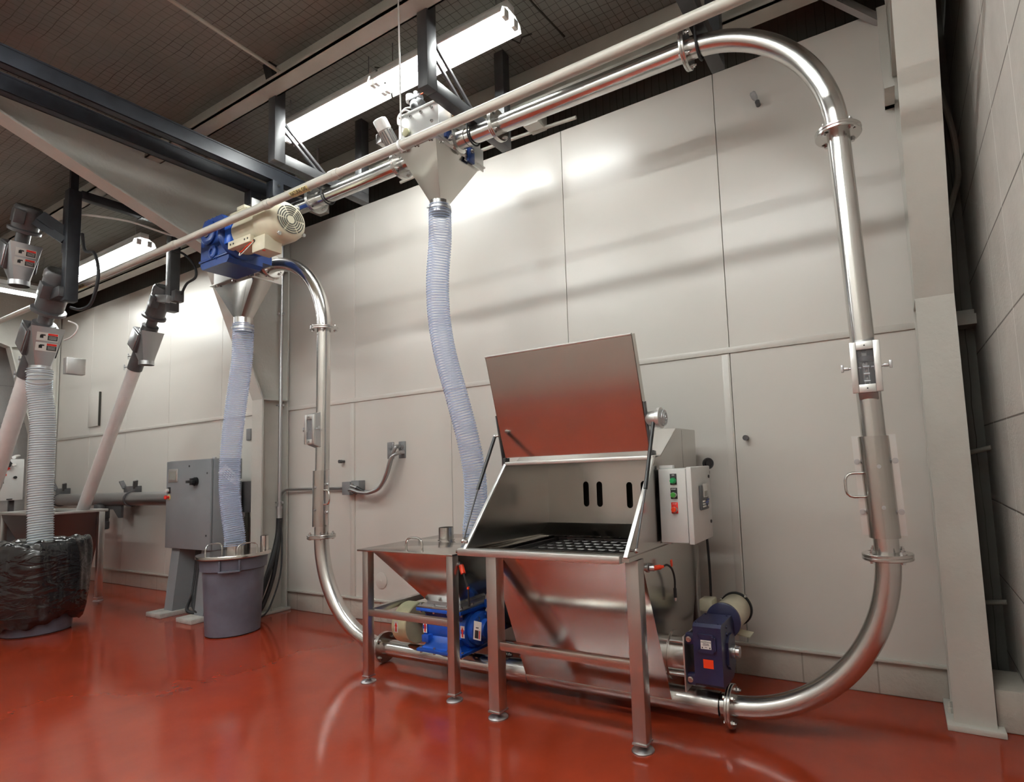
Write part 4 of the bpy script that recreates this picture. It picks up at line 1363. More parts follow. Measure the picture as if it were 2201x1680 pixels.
# cream motor along the tube direction
b = MB(); b.lathe([(0.12, 0.05), (0.135, 0.06), (0.135, 0.45), (0.14, 0.46)], ma, X, 40)
mo = b.obj('motor_body', 'cream', du)
b = MB(); b.lathe([(0.148, 0.44), (0.155, 0.45), (0.155, 0.60), (0.148, 0.645), (0.128, 0.675), (0.10, 0.688), (0.001, 0.69)], ma, X, 48)
fc = b.obj('fan_cover', 'cream', mo)
fx = ma + X * 0.69
for ri, r in enumerate((0.035, 0.052, 0.069, 0.086, 0.103)):
    for q in range(6):
        a0, a1 = q * PI / 3 + 0.06 + 0.03, (q + 1) * PI / 3 - 0.03
        lift = 0.0008 - max(0, (r - 0.08)) * 0.10
        pts = [fx + X * lift + (r + 0.0045) * (math.cos(a0 + (a1 - a0) * i / 7) * Y + math.sin(a0 + (a1 - a0) * i / 7) * Z) for i in range(8)]
        pts += [fx + X * lift + (r - 0.0035) * (math.cos(a1 - (a1 - a0) * i / 7) * Y + math.sin(a1 - (a1 - a0) * i / 7) * Z) for i in range(8)]
        if ri == 0 and q == 0:
            gb_ = MB()
        gb_.prism(pts, X * 0.0016)
gb_.obj('vent_grille', 'fan_dark', fc)
for k in range(4):
    a = PI / 4 + k * PI / 2 + 0.25
    p = ma + X * 0.66 + 0.146 * (math.cos(a) * Y + math.sin(a) * Z)
    bolt(p, X, fc, 0.012, 0.012)
b = MB(); b.box((-4.50, 2.43, 3.175), (-4.20, 2.475, 3.235), 0.006); b.obj('motor_foot', 'cream', mo)
b = MB(); b.box((-4.50, 2.44, 3.42), (-4.26, 2.48, 3.47), 0.006)
b.obj('motor_foot', 'cream', mo)
for x in (-4.46, -4.42, -4.27, -4.23):
    b = MB(); b.cyl((x, 2.431, 3.205), (x, 2.428, 3.205), 0.008, seg=12); b.obj('mounting_hole', 'fan_dark', mo)
b = MB(); b.box((-4.40, 2.44, 3.47), (-4.30, 2.50, 3.50), 0.004); b.box((-4.55, 2.50, 3.47), (-4.35, 2.58, 3.50), 0.004); b.obj('lifting_bracket', 'cream', mo)
b = MB(); b.box((-4.225, 2.46, 3.095), (-4.06, 2.60, 3.215), 0.008)
tb_ = b.obj('terminal_box', 'cream', mo)
b = MB(); b.cyl((-4.195, 2.461, 3.185), (-4.195, 2.456, 3.185), 0.013, seg=16); b.obj('knockout_hole', 'fan_dark', tb_)
b = MB(); b.cyl((-4.10, 2.48, 3.097), (-4.10, 2.48, 3.093), 0.012, seg=14); b.obj('red_dot', 'orange', tb_)
b = MB(); b.tube(spline([(-4.195, 2.455, 3.185), (-4.26, 2.44, 3.15), (-4.33, 2.45, 3.135), (-4.40, 2.47, 3.145), (-4.45, 2.50, 3.18)], 8), 0.004, 6); b.obj('red_wire', 'orange', tb_)
b = MB(); b.tube(spline([(-4.195, 2.455, 3.18), (-4.28, 2.44, 3.12), (-4.37, 2.45, 3.105), (-4.40, 2.47, 3.14)], 8), 0.0035, 6); b.obj('white_wire', 'label_white', tb_)

# ================================================================ CLEAR HOSES
def hose(name, ctrl, r, pitch, label, wall='hose_clear', rib='hose_rib', turns_seg=14, group=None, rr=0.0042):
    path = resample(spline(ctrl, 16), pitch / 4)
    t = thing(name, path[-1], label, 'hose', group)
    b = MB(); b.tube(path, r, 30, cap=False, rfun=lambda i: r * (1 + 0.018 * math.cos(i * PI / 2)))
    b.obj('hose_wall', wall, t)
    fine = resample(path, pitch / turns_seg)
    pts = []
    u = Vector((1, 0, 0))
    for i, p in enumerate(fine):
        d = (fine[min(i + 1, len(fine) - 1)] - fine[max(i - 1, 0)]).normalized()
        u = (u - u.dot(d) * d).normalized()
        w = d.cross(u)
        a = 2 * PI * i / turns_seg
        pts.append(p + (r + 0.0034) * (math.cos(a) * u + math.sin(a) * w))
    b = MB(); b.tube(pts, rr, 5)
    b.obj('spiral_rib', rib, t, angle=80)
    return t
def cuff(p, r, parent, h=0.016):
    b = MB(); b.ring(Vector(p) - Z * h / 2, Vector(p) + Z * h / 2, r + 0.004, r - 0.001, 36); b.obox(Vector(p) + Vector((-0.5 * r, -0.9 * r - 0.008, 0)), (0.03, 0.014, 0.014), None, 0.002)
    return b.obj('hose_clamp', 'zinc', parent)
h1 = hose('clear_hose', [(-5.19, 2.955, 2.79), (-5.19, 2.955, 2.74), (-5.191, 2.955, 2.69), (-5.195, 2.956, 2.62), (-5.225, 2.965, 2.44), (-5.315, 2.975, 2.10), (-5.395, 2.98, 1.71), (-5.43, 2.985, 1.33), (-5.40, 2.99, 1.08), (-5.36, 3.0, 0.86), (-5.355, 3.0, 0.76)], 0.082, 0.0188,
          'clear ribbed hose dropping from the drive unit into the lidded grey bin')
cuff((-5.19, 2.955, 2.745), 0.084, h1)
h2 = hose('clear_hose', [(-2.795, 3.0, 3.30), (-2.797, 3.0, 3.20), (-2.806, 3.005, 3.03), (-2.85, 3.02, 2.76), (-2.86, 3.04, 2.49), (-2.825, 3.06, 2.21), (-2.75, 3.09, 1.90), (-2.68, 3.12, 1.59), (-2.66, 3.16, 1.33), (-2.69, 3.20, 1.08), (-2.72, 3.21, 0.95), (-2.72, 3.21, 0.885)], 0.0765, 0.0195,
          'long clear ribbed hose running from the hung funnel hopper down to the small hopper lid')
cuff((-2.795, 3.0, 3.275), 0.078, h2)

# ================================================================ GAS PIPE
gp = thing('gas_pipe', (-2.5, 2.375, 3.36), 'long tan painted gas pipe running under the roof in front of the top tube', 'pipe')
def gz(x): return 3.354 + (x + 5.7) * 0.0044
b = MB(); b.cyl((-10.6, 2.375, gz(-10.6)), (0.45, 2.375, gz(0.45)), 0.028, seg=24); b.obj('pipe', 'gaspipe', gp)
for x in (-5.2, -3.14, -3.9):
    b = MB(); b.cyl((x - 0.045, 2.375, gz(x)), (x + 0.045, 2.375, gz(x)), 0.0325, seg=24); b.cyl((x - 0.006, 2.375, gz(x)), (x + 0.006, 2.375, gz(x)), 0.034, seg=24); b.obj('pipe_coupling', 'gaspipe', gp)
def pipe_label(x, w):
    b = MB()
    n = 10
    for i in range(n):
        a0, a1 = PI + 0.25 + (PI - 0.9) * i / n, PI + 0.25 + (PI - 0.9) * (i + 1) / n
        P_ = lambda a, xx: Vector((xx, 2.375 + 0.0292 * math.cos(a), gz(xx) + 0.0292 * math.sin(a)))
        b.face([b.bm.verts.new(P_(a0, x - w / 2)), b.bm.verts.new(P_(a0, x + w / 2)), b.bm.verts.new(P_(a1, x + w / 2)), b.bm.verts.new(P_(a1, x - w / 2))])
    bmesh.ops.remove_doubles(b.bm, verts=b.bm.verts[:], dist=1e-5)
    s = b.obj('pipe_sticker', 'label_yellow', gp)
    dn = Vector((0, -math.cos(0.85), -math.sin(0.85)))
    text('NATURAL GAS', 'lettering', Vector((x, 2.375, gz(x))) + dn * 0.0297, X, dn.cross(X), 0.036, 'label_black', s, sx=0.72 * w / 0.2)
pipe_label(-3.50, 0.20)
pipe_label(-6.95, 0.20)
b = MB(); b.cyl((-2.52, 2.375, 3.41), (-2.52, 2.36, 4.55), 0.005, seg=8); b.ring((-2.528, 2.375, gz(-2.52)), (-2.512, 2.375, gz(-2.52)), 0.034, 0.028)
b.obj('hanger_rod', 'duct_white', gp)

# ================================================================ CONVEYOR SUPPORT BRACKETS
def bracket(x, label, zc=3.722):
    t = thing('hanging_bracket', (x, 2.52, 3.78), label, 'bracket', 'roof brackets carrying the top tube')
    w = 0.085
    b = MB(); b.box((x - w / 2, 2.48, 3.785), (x + w / 2, 2.565, 4.44), 0.004); b.obj('drop_post', 'darkfaced', t)
    b = MB(); b.prism([(x - w / 2, 2.48, 4.36), (x - w / 2, 2.565, 4.38), (x - w / 2, 2.50, 4.55), (x - w / 2, 2.43, 4.55)], (w, 0, 0)); b.obox((x + w * .5, 2.49, 4.45), (0.008, 0.03, 0.12), None, 0.002); b.obj('roof_hook', 'black', t)
    b = MB(); b.box((x - w / 2, 2.565, 3.785), (x + w / 2, 3.36, 3.865), 0.004); b.obj('cross_arm', 'darkfaced', t)
    b = MB(); b.box((x - w / 2, 3.28, 3.865), (x + w / 2, 3.36, 4.55), 0.004); b.obj('rear_post', 'darkfaced', t)
    for s in (-1, 1):
        b = MB(); b.bar((x + s * 0.026, 2.565, 4.12), (x + s * 0.026, 2.93, 3.865), 0.018, 0.022, Z, 0.002); b.obj('diagonal_brace', 'greysteel', t)
    xc = x - 0.01
    b = MB()
    pts = [(xc, YP - 0.069, 3.785)] + [(xc, YP + 0.069 * math.cos(a), zc + 0.069 * math.sin(a)) for a in [PI - 0.1 + (PI + 0.2) * i / 24 for i in range(25)]] + [(xc, YP + 0.069, 3.785)]
    b.tube(pts, 0.0065, 10)
    b.obj('u_bolt', 'rubber', t)
    return t
bracket(-4.02, 'dark steel roof bracket by the cream motor holding the top tube', 3.715)
bracket(-2.44, 'dark steel roof bracket beside the hung funnel hopper')
bracket(-0.80, 'dark steel roof bracket next to the big top bend of the tube', 3.704)

# dark channel beams carrying the drive unit
for x, lab in ((-4.72, 'dark steel channel beam under the roof ending above the cream motor'), (-5.06, 'dark steel channel beam under the roof ending above the blue gearbox')):
    t = thing('support_beam', (x, 1.7, 4.06), lab, 'beam')
    b = MB()
    b.box((x - 0.045, -1.69, 4.01), (x - 0.035, 3.45, 4.13)); b.box((x - 0.045, -1.69, 4.01), (x + 0.045, 3.45, 4.022)); b.box((x - 0.045, -1.69, 4.118), (x + 0.045, 3.45, 4.13))
    b.box((x + 0.030, -1.69, 4.01), (x + 0.040, 3.45, 4.13))
    b.obj('channel', 'darkbeam', t)
    b = MB(); b.box((x - 0.05, 2.90, 3.86), (x + 0.05, 3.0, 4.01), 0.003); b.obj('hanger_post', 'darkbeam', t)
    b = MB(); b.hexa((x + 0.05, 2.95, 3.97), (x + 0.062, 2.95, 3.97), 0.012); b.obj('bolt', 'bolt', t)
    b = MB(); b.cyl((x, -1.2, 4.13), (x, -1.2, 4.55), 0.012, seg=10); b.cyl((x, 3.38, 4.13), (x, 3.38, 4.55), 0.012, seg=10); b.obj('hanger_rod', 'zinc', t)

# ================================================================ GREY LIDDED BIN UNDER THE DRIVE UNIT
BX, BY = -5.36, 3.0
t = thing('waste_bin', (BX, BY, 0), 'grey round plastic bin with a grip handle, under the steel lid and clear hose', 'bin')
b = MB()
b.lathe([(0.20, 0.0), (0.215, 0.01), (0.243, 0.56), (0.248, 0.565), (0.262, 0.57), (0.268, 0.66), (0.27, 0.675), (0.262, 0.68), (0.25, 0.675), (0.232, 0.56), (0.205, 0.03)], (BX, BY, 0), Z, 56)
body = b.obj('bin_body', 'grey_can', t)
fd = Vector((0.80, -0.6, 0))
sd_ = Vector((0.6, 0.80, 0))
b = MB()
for s in (-1, 1):
    b.obox(Vector((BX, BY, 0.615)) + fd * 0.262 + sd_ * s * 0.075, (0.03, 0.016, 0.10), Matrix((fd, sd_, Z)).transposed(), 0.004)
b.obox(Vector((BX, BY, 0.57)) + fd * 0.266, (0.04, 0.165, 0.016), Matrix((fd, sd_, Z)).transposed(), 0.004)
b.obj('grip_handle', 'grey_can', body)
t = thing('bin_cover', (BX, BY, 0.68), 'round stainless lid with two rod handles on top of the grey bin', 'lid')
b = MB(); b.lathe([(0.001, 0.682), (0.288, 0.682), (0.294, 0.675), (0.298, 0.68), (0.298, 0.70), (0.294, 0.706), (0.001, 0.706)], (BX, BY, 0), Z, 64)
b.obj('lid_disc', 'steel_h', t)
b = MB(); b.ring((BX + 0.005, BY, 0.704), (BX + 0.005, BY, 0.79), 0.072, 0.069, 36); b.obj('inlet_spout', 'steel_tube', t)
q = Vector((BX, BY, 0.704)) + Vector((0.13, 0.20, 0))
b = MB(); b.ring(q, q + Z * 0.13, 0.034, 0.031, 28); b.obj('vent_spout', 'steel_tube', t)
for a, d in ((Vector((0.135, -0.05, 0)), Vector((0.02, 0.17, 0))), (Vector((-0.15, -0.17, 0)), Vector((-0.03, 0.16, 0)))):
    p0 = Vector((BX, BY, 0.704)) + a
    grip(p0, p0 + d, Z * 0.085, t, 0.0065)

# ================================================================ GREY ELECTRICAL CABINET
ec = thing('electrical_cabinet', (-6.4, 3.25, 0), 'grey electrical cabinet on two tapered legs against the panel wall', 'cabinet')
b = MB(); b.box((-6.86, 3.14, 0.67), (-5.99, 3.42, 1.585), 0.008); b.obj('enclosure', 'grey_cab', ec)
b = MB(); b.box((-6.855, 3.115, 0.675), (-5.995, 3.137, 1.58), 0.006); dr = b.obj('door', 'grey_cab', ec)
b = MB(); b.box((-6.80, 3.105, 1.36), (-6.62, 3.118, 1.50), 0.006); sc_ = b.obj('display_frame', 'plate_alu', dr)
b = MB(); b.box((-6.775, 3.103, 1.385), (-6.645, 3.107, 1.475)); b.obj('display', 'lcd', sc_)
b = MB(); b.lathe([(0.045, 0), (0.045, 0.02), (0.03, 0.024), (0.03, 0.05)], (-6.26, 3.115, 1.36), -Y, 24); b.box((-6.33, 3.045, 1.345), (-6.20, 3.075, 1.375), 0.006); b.box((-6.285, 3.06, 1.325), (-6.235, 3.09, 1.395), 0.004); b.obj('rotary_switch', 'black', dr)
b = MB(); b.box((-6.815, 3.108, 1.245), (-6.765, 3.117, 1.31), 0.002); lp = b.obj('legend_plate', 'black', dr)
b = MB(); b.lathe([(0.02, 0), (0.02, 0.02), (0.015, 0.025)], (-6.80, 3.108, 1.275), -Y, 20); b.obj('white_button', 'label_white', lp)
b = MB(); b.lathe([(0.030, 0), (0.030, 0.006)], (-6.785, 3.115, 1.205), -Y, 24); es = b.obj('legend_ring', 'label_yellow', dr)
b = MB(); b.lathe([(0.014, 0), (0.014, 0.02), (0.022, 0.024), (0.022, 0.036), (0.014, 0.042)], (-6.785, 3.11, 1.205), -Y, 24); b.obj('stop_button', 'label_red', es)
for x, z in ((-6.06, 1.44), (-6.06, 0.82), (-6.4, 1.52)):
    b = MB(); b.cyl((x, 3.1165, z), (x, 3.112, z), 0.010, seg=14); b.obj('lock', 'black', dr)
b = MB(); b.lathe([(0.02, 0), (0.02, 0.02), (0.012, 0.024)], (-6.25, 3.28, 1.585), Z, 16); b.obj('cable_gland', 'zinc', ec)
for x0, x1 in ((-6.80, -6.64), (-6.22, -6.06)):
    b = MB()
    b.loft([(x0, 3.10, .0455), (x1, 3.10, .0455), (x1, 3.44, .0455), (x0, 3.44, .0455)], [(x0, 3.16, .67), (x1, 3.16, .67), (x1, 3.40, .67), (x0, 3.40, .67)])
    b.obj('leg', 'grey_cab', ec)
for x, lab in ((-6.74, 'pale block under the grey cabinet leg farther from the grey bin'), (-6.15, 'pale block under the grey cabinet leg beside the grey bin')):
    b = MB(); b.box((x - 0.14, 2.97, 0.0), (x + 0.14, 3.52, 0.045), 0.005)
    tag(b.obj('foot_block', 'concrete', None, (x, 3.2, 0)), lab, 'block', 'blocks under the cabinet')
for k, (x, r) in enumerate(((-6.50, 0.022), (-6.46, 0.022), (-6.42, 0.022), (-6.54, 0.016))):
    b = MB(); b.tube(spline([(x, 3.28, 0.68), (x - 0.01, 3.27, 0.4), (x + 0.04, 3.22, 0.18 + .01 * k), (x + 0.2, 3.16 - 0.02 * k, 0.056 + r), (x + 0.45, 3.24 - 0.02 * k, r + 0.05), (x + 0.62, 3.36, r + 0.045)], 8), r, 10)
    b.obj('flexible_cable', 'rubber', ec)
b = MB(); b.sheet([(-5.988, 3.25, 1.52), (-5.988, 3.42, 1.36), (-5.988, 3.36, 1.30), (-5.988, 3.18, 1.44)], 0.002)
ptg = b.obj('paper_tag', 'label_white', ec)
b = MB()
for k in range(5):
    p0 = Vector((-5.9855, 3.25, 1.50)).lerp(Vector((-5.9855, 3.18, 1.44)), k / 5 + .1)
    b.bar(p0 + Vector((0, 0.02, -0.02)), p0 + Vector((0, 0.10, -0.095)), 0.001, 0.006, (0, 0.7, 0.7))
b.obj('tag_print', 'label_black', ptg)

# ================================================================ DARK TRANSFER PIPE ALONG THE WALL
wp = thing('transfer_pipe', (-8.5, 3.60, 1.17), 'dark steel transfer pipe running level along the wall behind the grey cabinet', 'pipe')
b = MB(); b.cyl((-11.55, 3.58, 1.165), (-5.87, 3.58, 1.165), 0.085, seg=36); b.obj('pipe', 'conduit', wp)
for x in (-9.0, -11.2):
    b = MB()
    b.box((x - 0.16, 3.655, 1.16), (x + 0.16, 3.73, 1.33), 0.004)
    for s in (-1, 1):
        b.bar((x + s * 0.14, 3.66, 1.30), (x + s * 0.20, 3.64, 1.40), 0.05, 0.02, X)
    b.obj('wall_bracket', 'greysteel', wp)
    b = MB(); b.ring((x + 0.25, 3.58, 1.165), (x + 0.27, 3.58, 1.165), 0.100, 0.084, 36); b.obj('pipe_clamp', 'greysteel', wp)
b = MB(); b.lathe([(0.075, 0.76), (0.085, 0.77), (0.085, 0.86), (0.078, 0.865), (0.078, 0.90), (0.085, 0.905), (0.085, 1.10)], (-9.50, 3.55, 0), Z, 32); b.obj('outlet_spout', 'greysteel', wp)
b = MB(); b.box((-9.75, 3.44, 0.868), (-9.25, 3.50, 0.882), 0.003); b.obj('clamp_handle', 'greysteel', wp)
b = MB(); b.prism([(-9.40, 3.56, 1.08), (-8.98, 3.56, 1.08), (-8.98, 3.56, 0.92), (-9.05, 3.56, 0.92), (-9.20, 3.56, 1.03), (-9.40, 3.56, 1.03)], (0, 0.03, 0)); b.obj('gusset', 'greysteel', wp)
b = MB(); b.box((-6.25, 3.46, 1.02), (-5.90, 3.715, 1.34), 0.006); b.obj('end_box', 'greysteel', wp)
b = MB(); b.box((-5.965, 3.44, 0.55), (-5.915, 3.46, 1.02)); b.box((-5.97, 3.435, 0.82), (-5.91, 3.445, 0.98)); b.obj('drop_strap', 'fan_dark', wp)

# ================================================================ CONDUITS, BOXES AND FITTINGS ON THE WALL
t = thing('conduit_riser', (-5.63, 3.60, 1.0), 'slim upright metal conduit beside the middle steel column', 'conduit')
b = MB(); b.cyl((-5.632, 3.60, 1.0), (-5.618, 3.60, 3.9), 0.017, seg=16); b.obj('pipe', 'zinc', t)
b = MB(); b.cyl((-5.635, 3.60, 0.92), (-5.635, 3.60, 1.06), 0.025, seg=18); b.cyl((-5.635, 3.60, 1.045), (-5.635, 3.60, 1.07), 0.029, seg=18); b.obj('end_fitting', 'zinc', t)
for z in (1.11, 2.12, 3.10):
    b = MB(); b.box((-5.665, 3.598, z - 0.012), (-5.58, 3.612, z + 0.012), 0.003); b.cyl((-5.655, 3.575, z), (-5.62, 3.575, z), 0.008, seg=10); b.obj('strut_clip', 'zinc', t)
for k, ctrl in enumerate(([(-5.635, 3.60, 0.95), (-5.635, 3.585, 0.75), (-5.63, 3.50, 0.45), (-5.60, 3.36, 0.14), (-5.62, 3.31, 0.06), (-5.68, 3.27, 0.03)],
                          [(-5.635, 3.615, 0.95), (-5.63, 3.60, 0.75), (-5.62, 3.54, 0.40), (-5.585, 3.43, 0.16), (-5.58, 3.36, 0.06), (-5.62, 3.30, 0.03)],
                          [(-5.625, 3.605, 0.95), (-5.60, 3.61, 0.7), (-5.55, 3.56, 0.38), (-5.50, 3.42, 0.10), (-5.53, 3.34, 0.02), (-5.60, 3.27, 0.012)])):
    b = MB(); b.tube(spline(ctrl, 10), (0.026, 0.020, 0.008)[k], 12); b.obj('flexible_cable', 'rubber', t)
t = thing('branch_conduit', (-5.2, 3.68, 1.23), 'thin grey conduit bending off to the junction box on the wall', 'conduit')
b = MB(); b.tube(spline([(-5.73, 3.66, 0.92), (-5.725, 3.66, 1.10), (-5.70, 3.665, 1.19), (-5.63, 3.67, 1.233), (-5.50, 3.68, 1.238), (-5.1, 3.69, 1.238), (-4.71, 3.69, 1.238)], 8), 0.013, 12); b.obj('pipe', 'conduit', t)
b = MB(); b.cyl((-5.73, 3.66, 0.90), (-5.73, 3.66, 0.965), 0.019, seg=14); b.obj('end_fitting', 'zinc', t)
jb = thing('junction_box', (-4.60, 3.7, 1.24), 'grey junction box on the wall feeding two drooping cables', 'electrical box')
b = MB(); b.box((-4.71, 3.64, 1.175), (-4.60, 3.73, 1.30), 0.004); b.obj('box_body', 'grey_box', jb)
b = MB(); b.box((-4.60, 3.655, 1.185), (-4.49, 3.73, 1.31), 0.004); b.obj('box_body', 'grey_box', jb)
for p in ((-4.565, 3.65, 1.265), (-4.555, 3.65, 1.235), (-4.545, 3.65, 1.205)):
    b = MB(); b.lathe([(0.018, 0), (0.018, 0.01), (0.012, 0.02)], p, -Y, 16); b.obj('gland', 'zinc' if p[2] > 1.21 else 'black', jb)
for x, lab in ((-4.135, 'blank grey cover plate on the wall beside the cable outlet'), (-3.985, 'grey outlet plate on the wall where two cables plug in')):
    o = thing('outlet_plate', (x, 3.73, 1.575), lab, 'outlet')
    b = MB(); b.box((x - 0.043, 3.722, 1.50), (x + 0.043, 3.73, 1.655), 0.003); pl = b.obj('cover_plate', 'grey_box', o)
    for z in (1.605, 1.55):
        b = MB(); b.lathe([(0.021, 0), (0.021, 0.004), (0.018, 0.006)], (x, 3.722, z), -Y, 20)
        b.obj('socket', 'grey_box', pl)
for k, (dx, lab) in enumerate(((-0.006, 'upper grey cable drooping from the outlet plate to the junction box'), (0.04, 'lower grey cable drooping from the outlet plate to the junction box'))):
    o = thing('drooping_cable', (-4.2, 3.66, 1.2), lab, 'cable')
    b = MB(); b.tube(spline([(-4.0 + .035 * k, 3.705, 1.61 - 0.055 * k), (-4.0 + .035 * k, 3.66 - .02 * k, 1.60 - 0.06 * k), (-4.04 + dx, 3.655 - .05 * k, 1.50), (-4.10 + dx, 3.655 - .05 * k, 1.36), (-4.19 + dx, 3.655 - .05 * k, 1.25 - 0.01 * k), (-4.30 + dx * .5, 3.65 - .05 * k, 1.205 - 0.008 * k), (-4.40, 3.636 - .05 * k, 1.21 - .008 * k), (-4.48, 3.618 - .05 * k, 1.245 - .02 * k), (-4.535, 3.605 - 0.02 * k, 1.262 - 0.040 * k)], 8), 0.0165, 12)
    b.obj('cable_jacket', 'conduit', o)
    b = MB(); b.cyl((-4.0 + .035 * k, 3.72, 1.61 - 0.055 * k), (-4.0 + .035 * k, 3.68, 1.605 - 0.055 * k), 0.019, seg=14); b.obj('connector', 'zinc', o)
    if k == 0:
        b = MB(); b.tube(spline([(-4.38, 3.639, 1.204), (-4.43, 3.630, 1.221), (-4.475, 3.619, 1.243)], 6), 0.0175, 12); b.obj('tape_wrap', 'black', o)
def wall_stub(p, lab, r=0.013, L=0.06):
    b = MB(); p = Vector(p)
    b.cyl(p, p - Y * L * .6, r, seg=14); b.cyl(p - Y * L * .5, p - Y * L, r * 1.35, seg=14)
    return tag(b.obj('wall_fitting', 'greysteel', None, p), lab, 'fitting')
wall_stub((-4.79, 3.73, 1.50), 'small dark pipe stub on the wall above the branch conduit')
wall_stub((-0.855, 3.73, 1.505), 'small dark pipe stub on the wall between tipping station and tall riser')
b = MB(); b.lathe([(0.075, 0), (0.075, 0.006), (0.07, 0.009), (0.012, 0.009), (0.012, 0.014), (0.004, 0.016)], (-4.275, 3.73, 0.38), -Y, 36)
tag(b.obj('round_cover', 'wall', None, (-4.275, 3.73, 0.38)), 'round off white cover plate low on the wall behind the small hopper', 'cover plate')
o = thing('wall_hook', (-0.645, 3.73, 3.73), 'small clear fitting on the wall under the big top bend', 'fitting')
b = MB(); b.lathe([(0.012, 0), (0.02, 0.02), (0.02, 0.05), (0.012, 0.06)], (-0.65, 3.715, 3.745), Vector((-0.3, -0.6, 0.75)), 16); b.obj('cap', 'window_clear', o)
b = MB(); b.cyl((-0.64, 3.73, 3.715), (-0.64, 3.695, 3.72), 0.016, seg=14); b.obj('base', 'greysteel', o)
b = MB(); b.box((-10.50, 3.712, 2.22), (-10.13, 3.73, 2.72), 0.003)
o = tag(b.obj('wall_cover_panel', 'wall', None, (-10.3, 3.72, 2.47)), 'off white cover panel fixed proud of the far wall', 'panel')
b = MB(); b.box((-10.145, 3.706, 2.22), (-10.125, 3.7285, 2.72)); b.obj('dark_edge', 'fan_dark', o)
b = MB(); b.box((-6.44, 3.715, 1.80), (-6.36, 3.73, 1.93), 0.003)
tag(b.obj('wall_switch', 'grey_box', None, (-6.4, 3.72, 1.87)), 'small dark switch plate on the wall above the grey cabinet', 'switch')
# conduit and bracket bits hugging the wall top
for x, lab in ((-3.30, 'small grey box in the gap over the wall behind the funnel hopper'), (-5.05, 'small tan box in the gap over the wall behind the drive unit'), (-2.35, 'small tan box in the gap over the wall by the middle roof bracket')):
    b = MB(); b.box((x - 0.07, 3.56, 4.08), (x + 0.07, 3.70, 4.30), 0.004); b.box((x - 0.03, 3.60, 4.25), (x + 0.03, 3.66, 4.55))
    tag(b.obj('ceiling_box', 'column', None, (x, 3.6, 4.1)), lab, 'box')
b = MB(); b.tube(spline([(-3.9, 3.66, 4.09), (-3.4, 3.66, 4.10), (-2.6, 3.66, 4.09), (-2.0, 3.68, 4.08)], 8), 0.014, 10)
tag(b.obj('wall_top_conduit', 'tan', None, (-3, 3.66, 4.09)), 'tan conduit lying along the top of the wall behind the top tube', 'conduit')
# cracks and seams in the roof insulation
def crack(pts, lab, r=0.006):
    b = MB(); b.tube([Vector((x, y, 4.548)) for x, y in pts], r, 6)
    tag(b.obj('ceiling_crack', 'fan_dark', None, (pts[0][0], pts[0][1], 4.55)), lab, 'crack', kind='structure')
crack([(-1.95, 2.75), (-1.96, 3.05), (-1.93, 3.42)], 'dark seam in the roof insulation past the end of the lamp', 0.008)
crack([(-1.20, 2.25), (-1.23, 2.35), (-1.19, 2.44), (-1.24, 2.54), (-1.22, 2.63), (-1.26, 2.72)], 'crooked crack in the roof insulation beyond the lamp end')
crack([(-2.35, 3.18), (-2.28, 3.23), (-2.25, 3.30), (-2.20, 3.26), (-2.12, 3.27)], 'short forked crack in the roof insulation over the funnel hopper')
crack([(-1.52, 2.95), (-1.50, 3.02), (-1.53, 3.06), (-1.51, 3.13)], 'little crack in the roof insulation over the top tube')
crack([(-3.36, 2.9), (-3.26, 3.0), (-3.16, 3.15)], 'dark seam in the roof insulation behind the air regulator')

# ================================================================ BLACK BAGGED BIN
KX, KY = -7.28, 2.25
b = MB(); b.lathe([(0.235, 0), (0.25, 0.012), (0.262, 0.30), (0.275, 0.78), (0.265, 0.79), (0.25, 0.30), (0.235, 0.03)], (KX, KY, 0), Z, 48)
tag(b.obj('waste_bin', 'grey_can', None, (KX, KY, 0)), 'grey plastic bin almost hidden by its black liner bag', 'bin')
b = MB()
rnd = random.Random(3)
prof = [(0.300, 0.10), (0.325, 0.13), (0.345, 0.20), (0.352, 0.30), (0.356, 0.40), (0.360, 0.50), (0.366, 0.60), (0.368, 0.70), (0.362, 0.78), (0.350, 0.835), (0.336, 0.858), (0.315, 0.862), (0.285, 0.852), (0.255, 0.83), (0.238, 0.76), (0.232, 0.60), (0.218, 0.42), (0.16, 0.36), (0.02, 0.35)]
seg = 96
rings = []
ph = [rnd.uniform(0, 6.28) for _ in range(12)]
for k, (r, z) in enumerate(prof):
    ring = []
    for i in range(seg):
        a = 2 * PI * i / seg
        d = 0.008 * math.sin(7 * a + ph[0] + 5 * z) + 0.005 * math.sin(13 * a + ph[1] - 6 * z) + 0.004 * math.sin(23 * a + ph[2] + 8 * z) + 0.010 * math.sin(3 * a + ph[3])
        dz = 0.010 * math.sin(9 * a + ph[4]) + 0.008 * math.sin(17 * a + ph[5]) if k < 2 or 8 <= k <= 11 else 0.0
        if k < 2:
            dz += 0.03 * math.sin(2 * a + 1.0) + 0.02 * math.sin(5 * a)
        rr = r + d * (1 if k < 11 else .25)
        ring.append(b.bm.verts.new((KX + rr * math.cos(a), KY + rr * math.sin(a), z + dz)))
    rings.append(ring)
for A, Bn in zip(rings, rings[1:]):
    for i in range(seg):
        b.face([A[i], A[(i + 1) % seg], Bn[(i + 1) % seg], Bn[i]])
b.face(rings[-1])
tag(b.obj('bin_liner', 'bag', None, (KX, KY, 0.1), angle=60), 'shiny black plastic bag draped over the bin under the milky hose', 'bag')

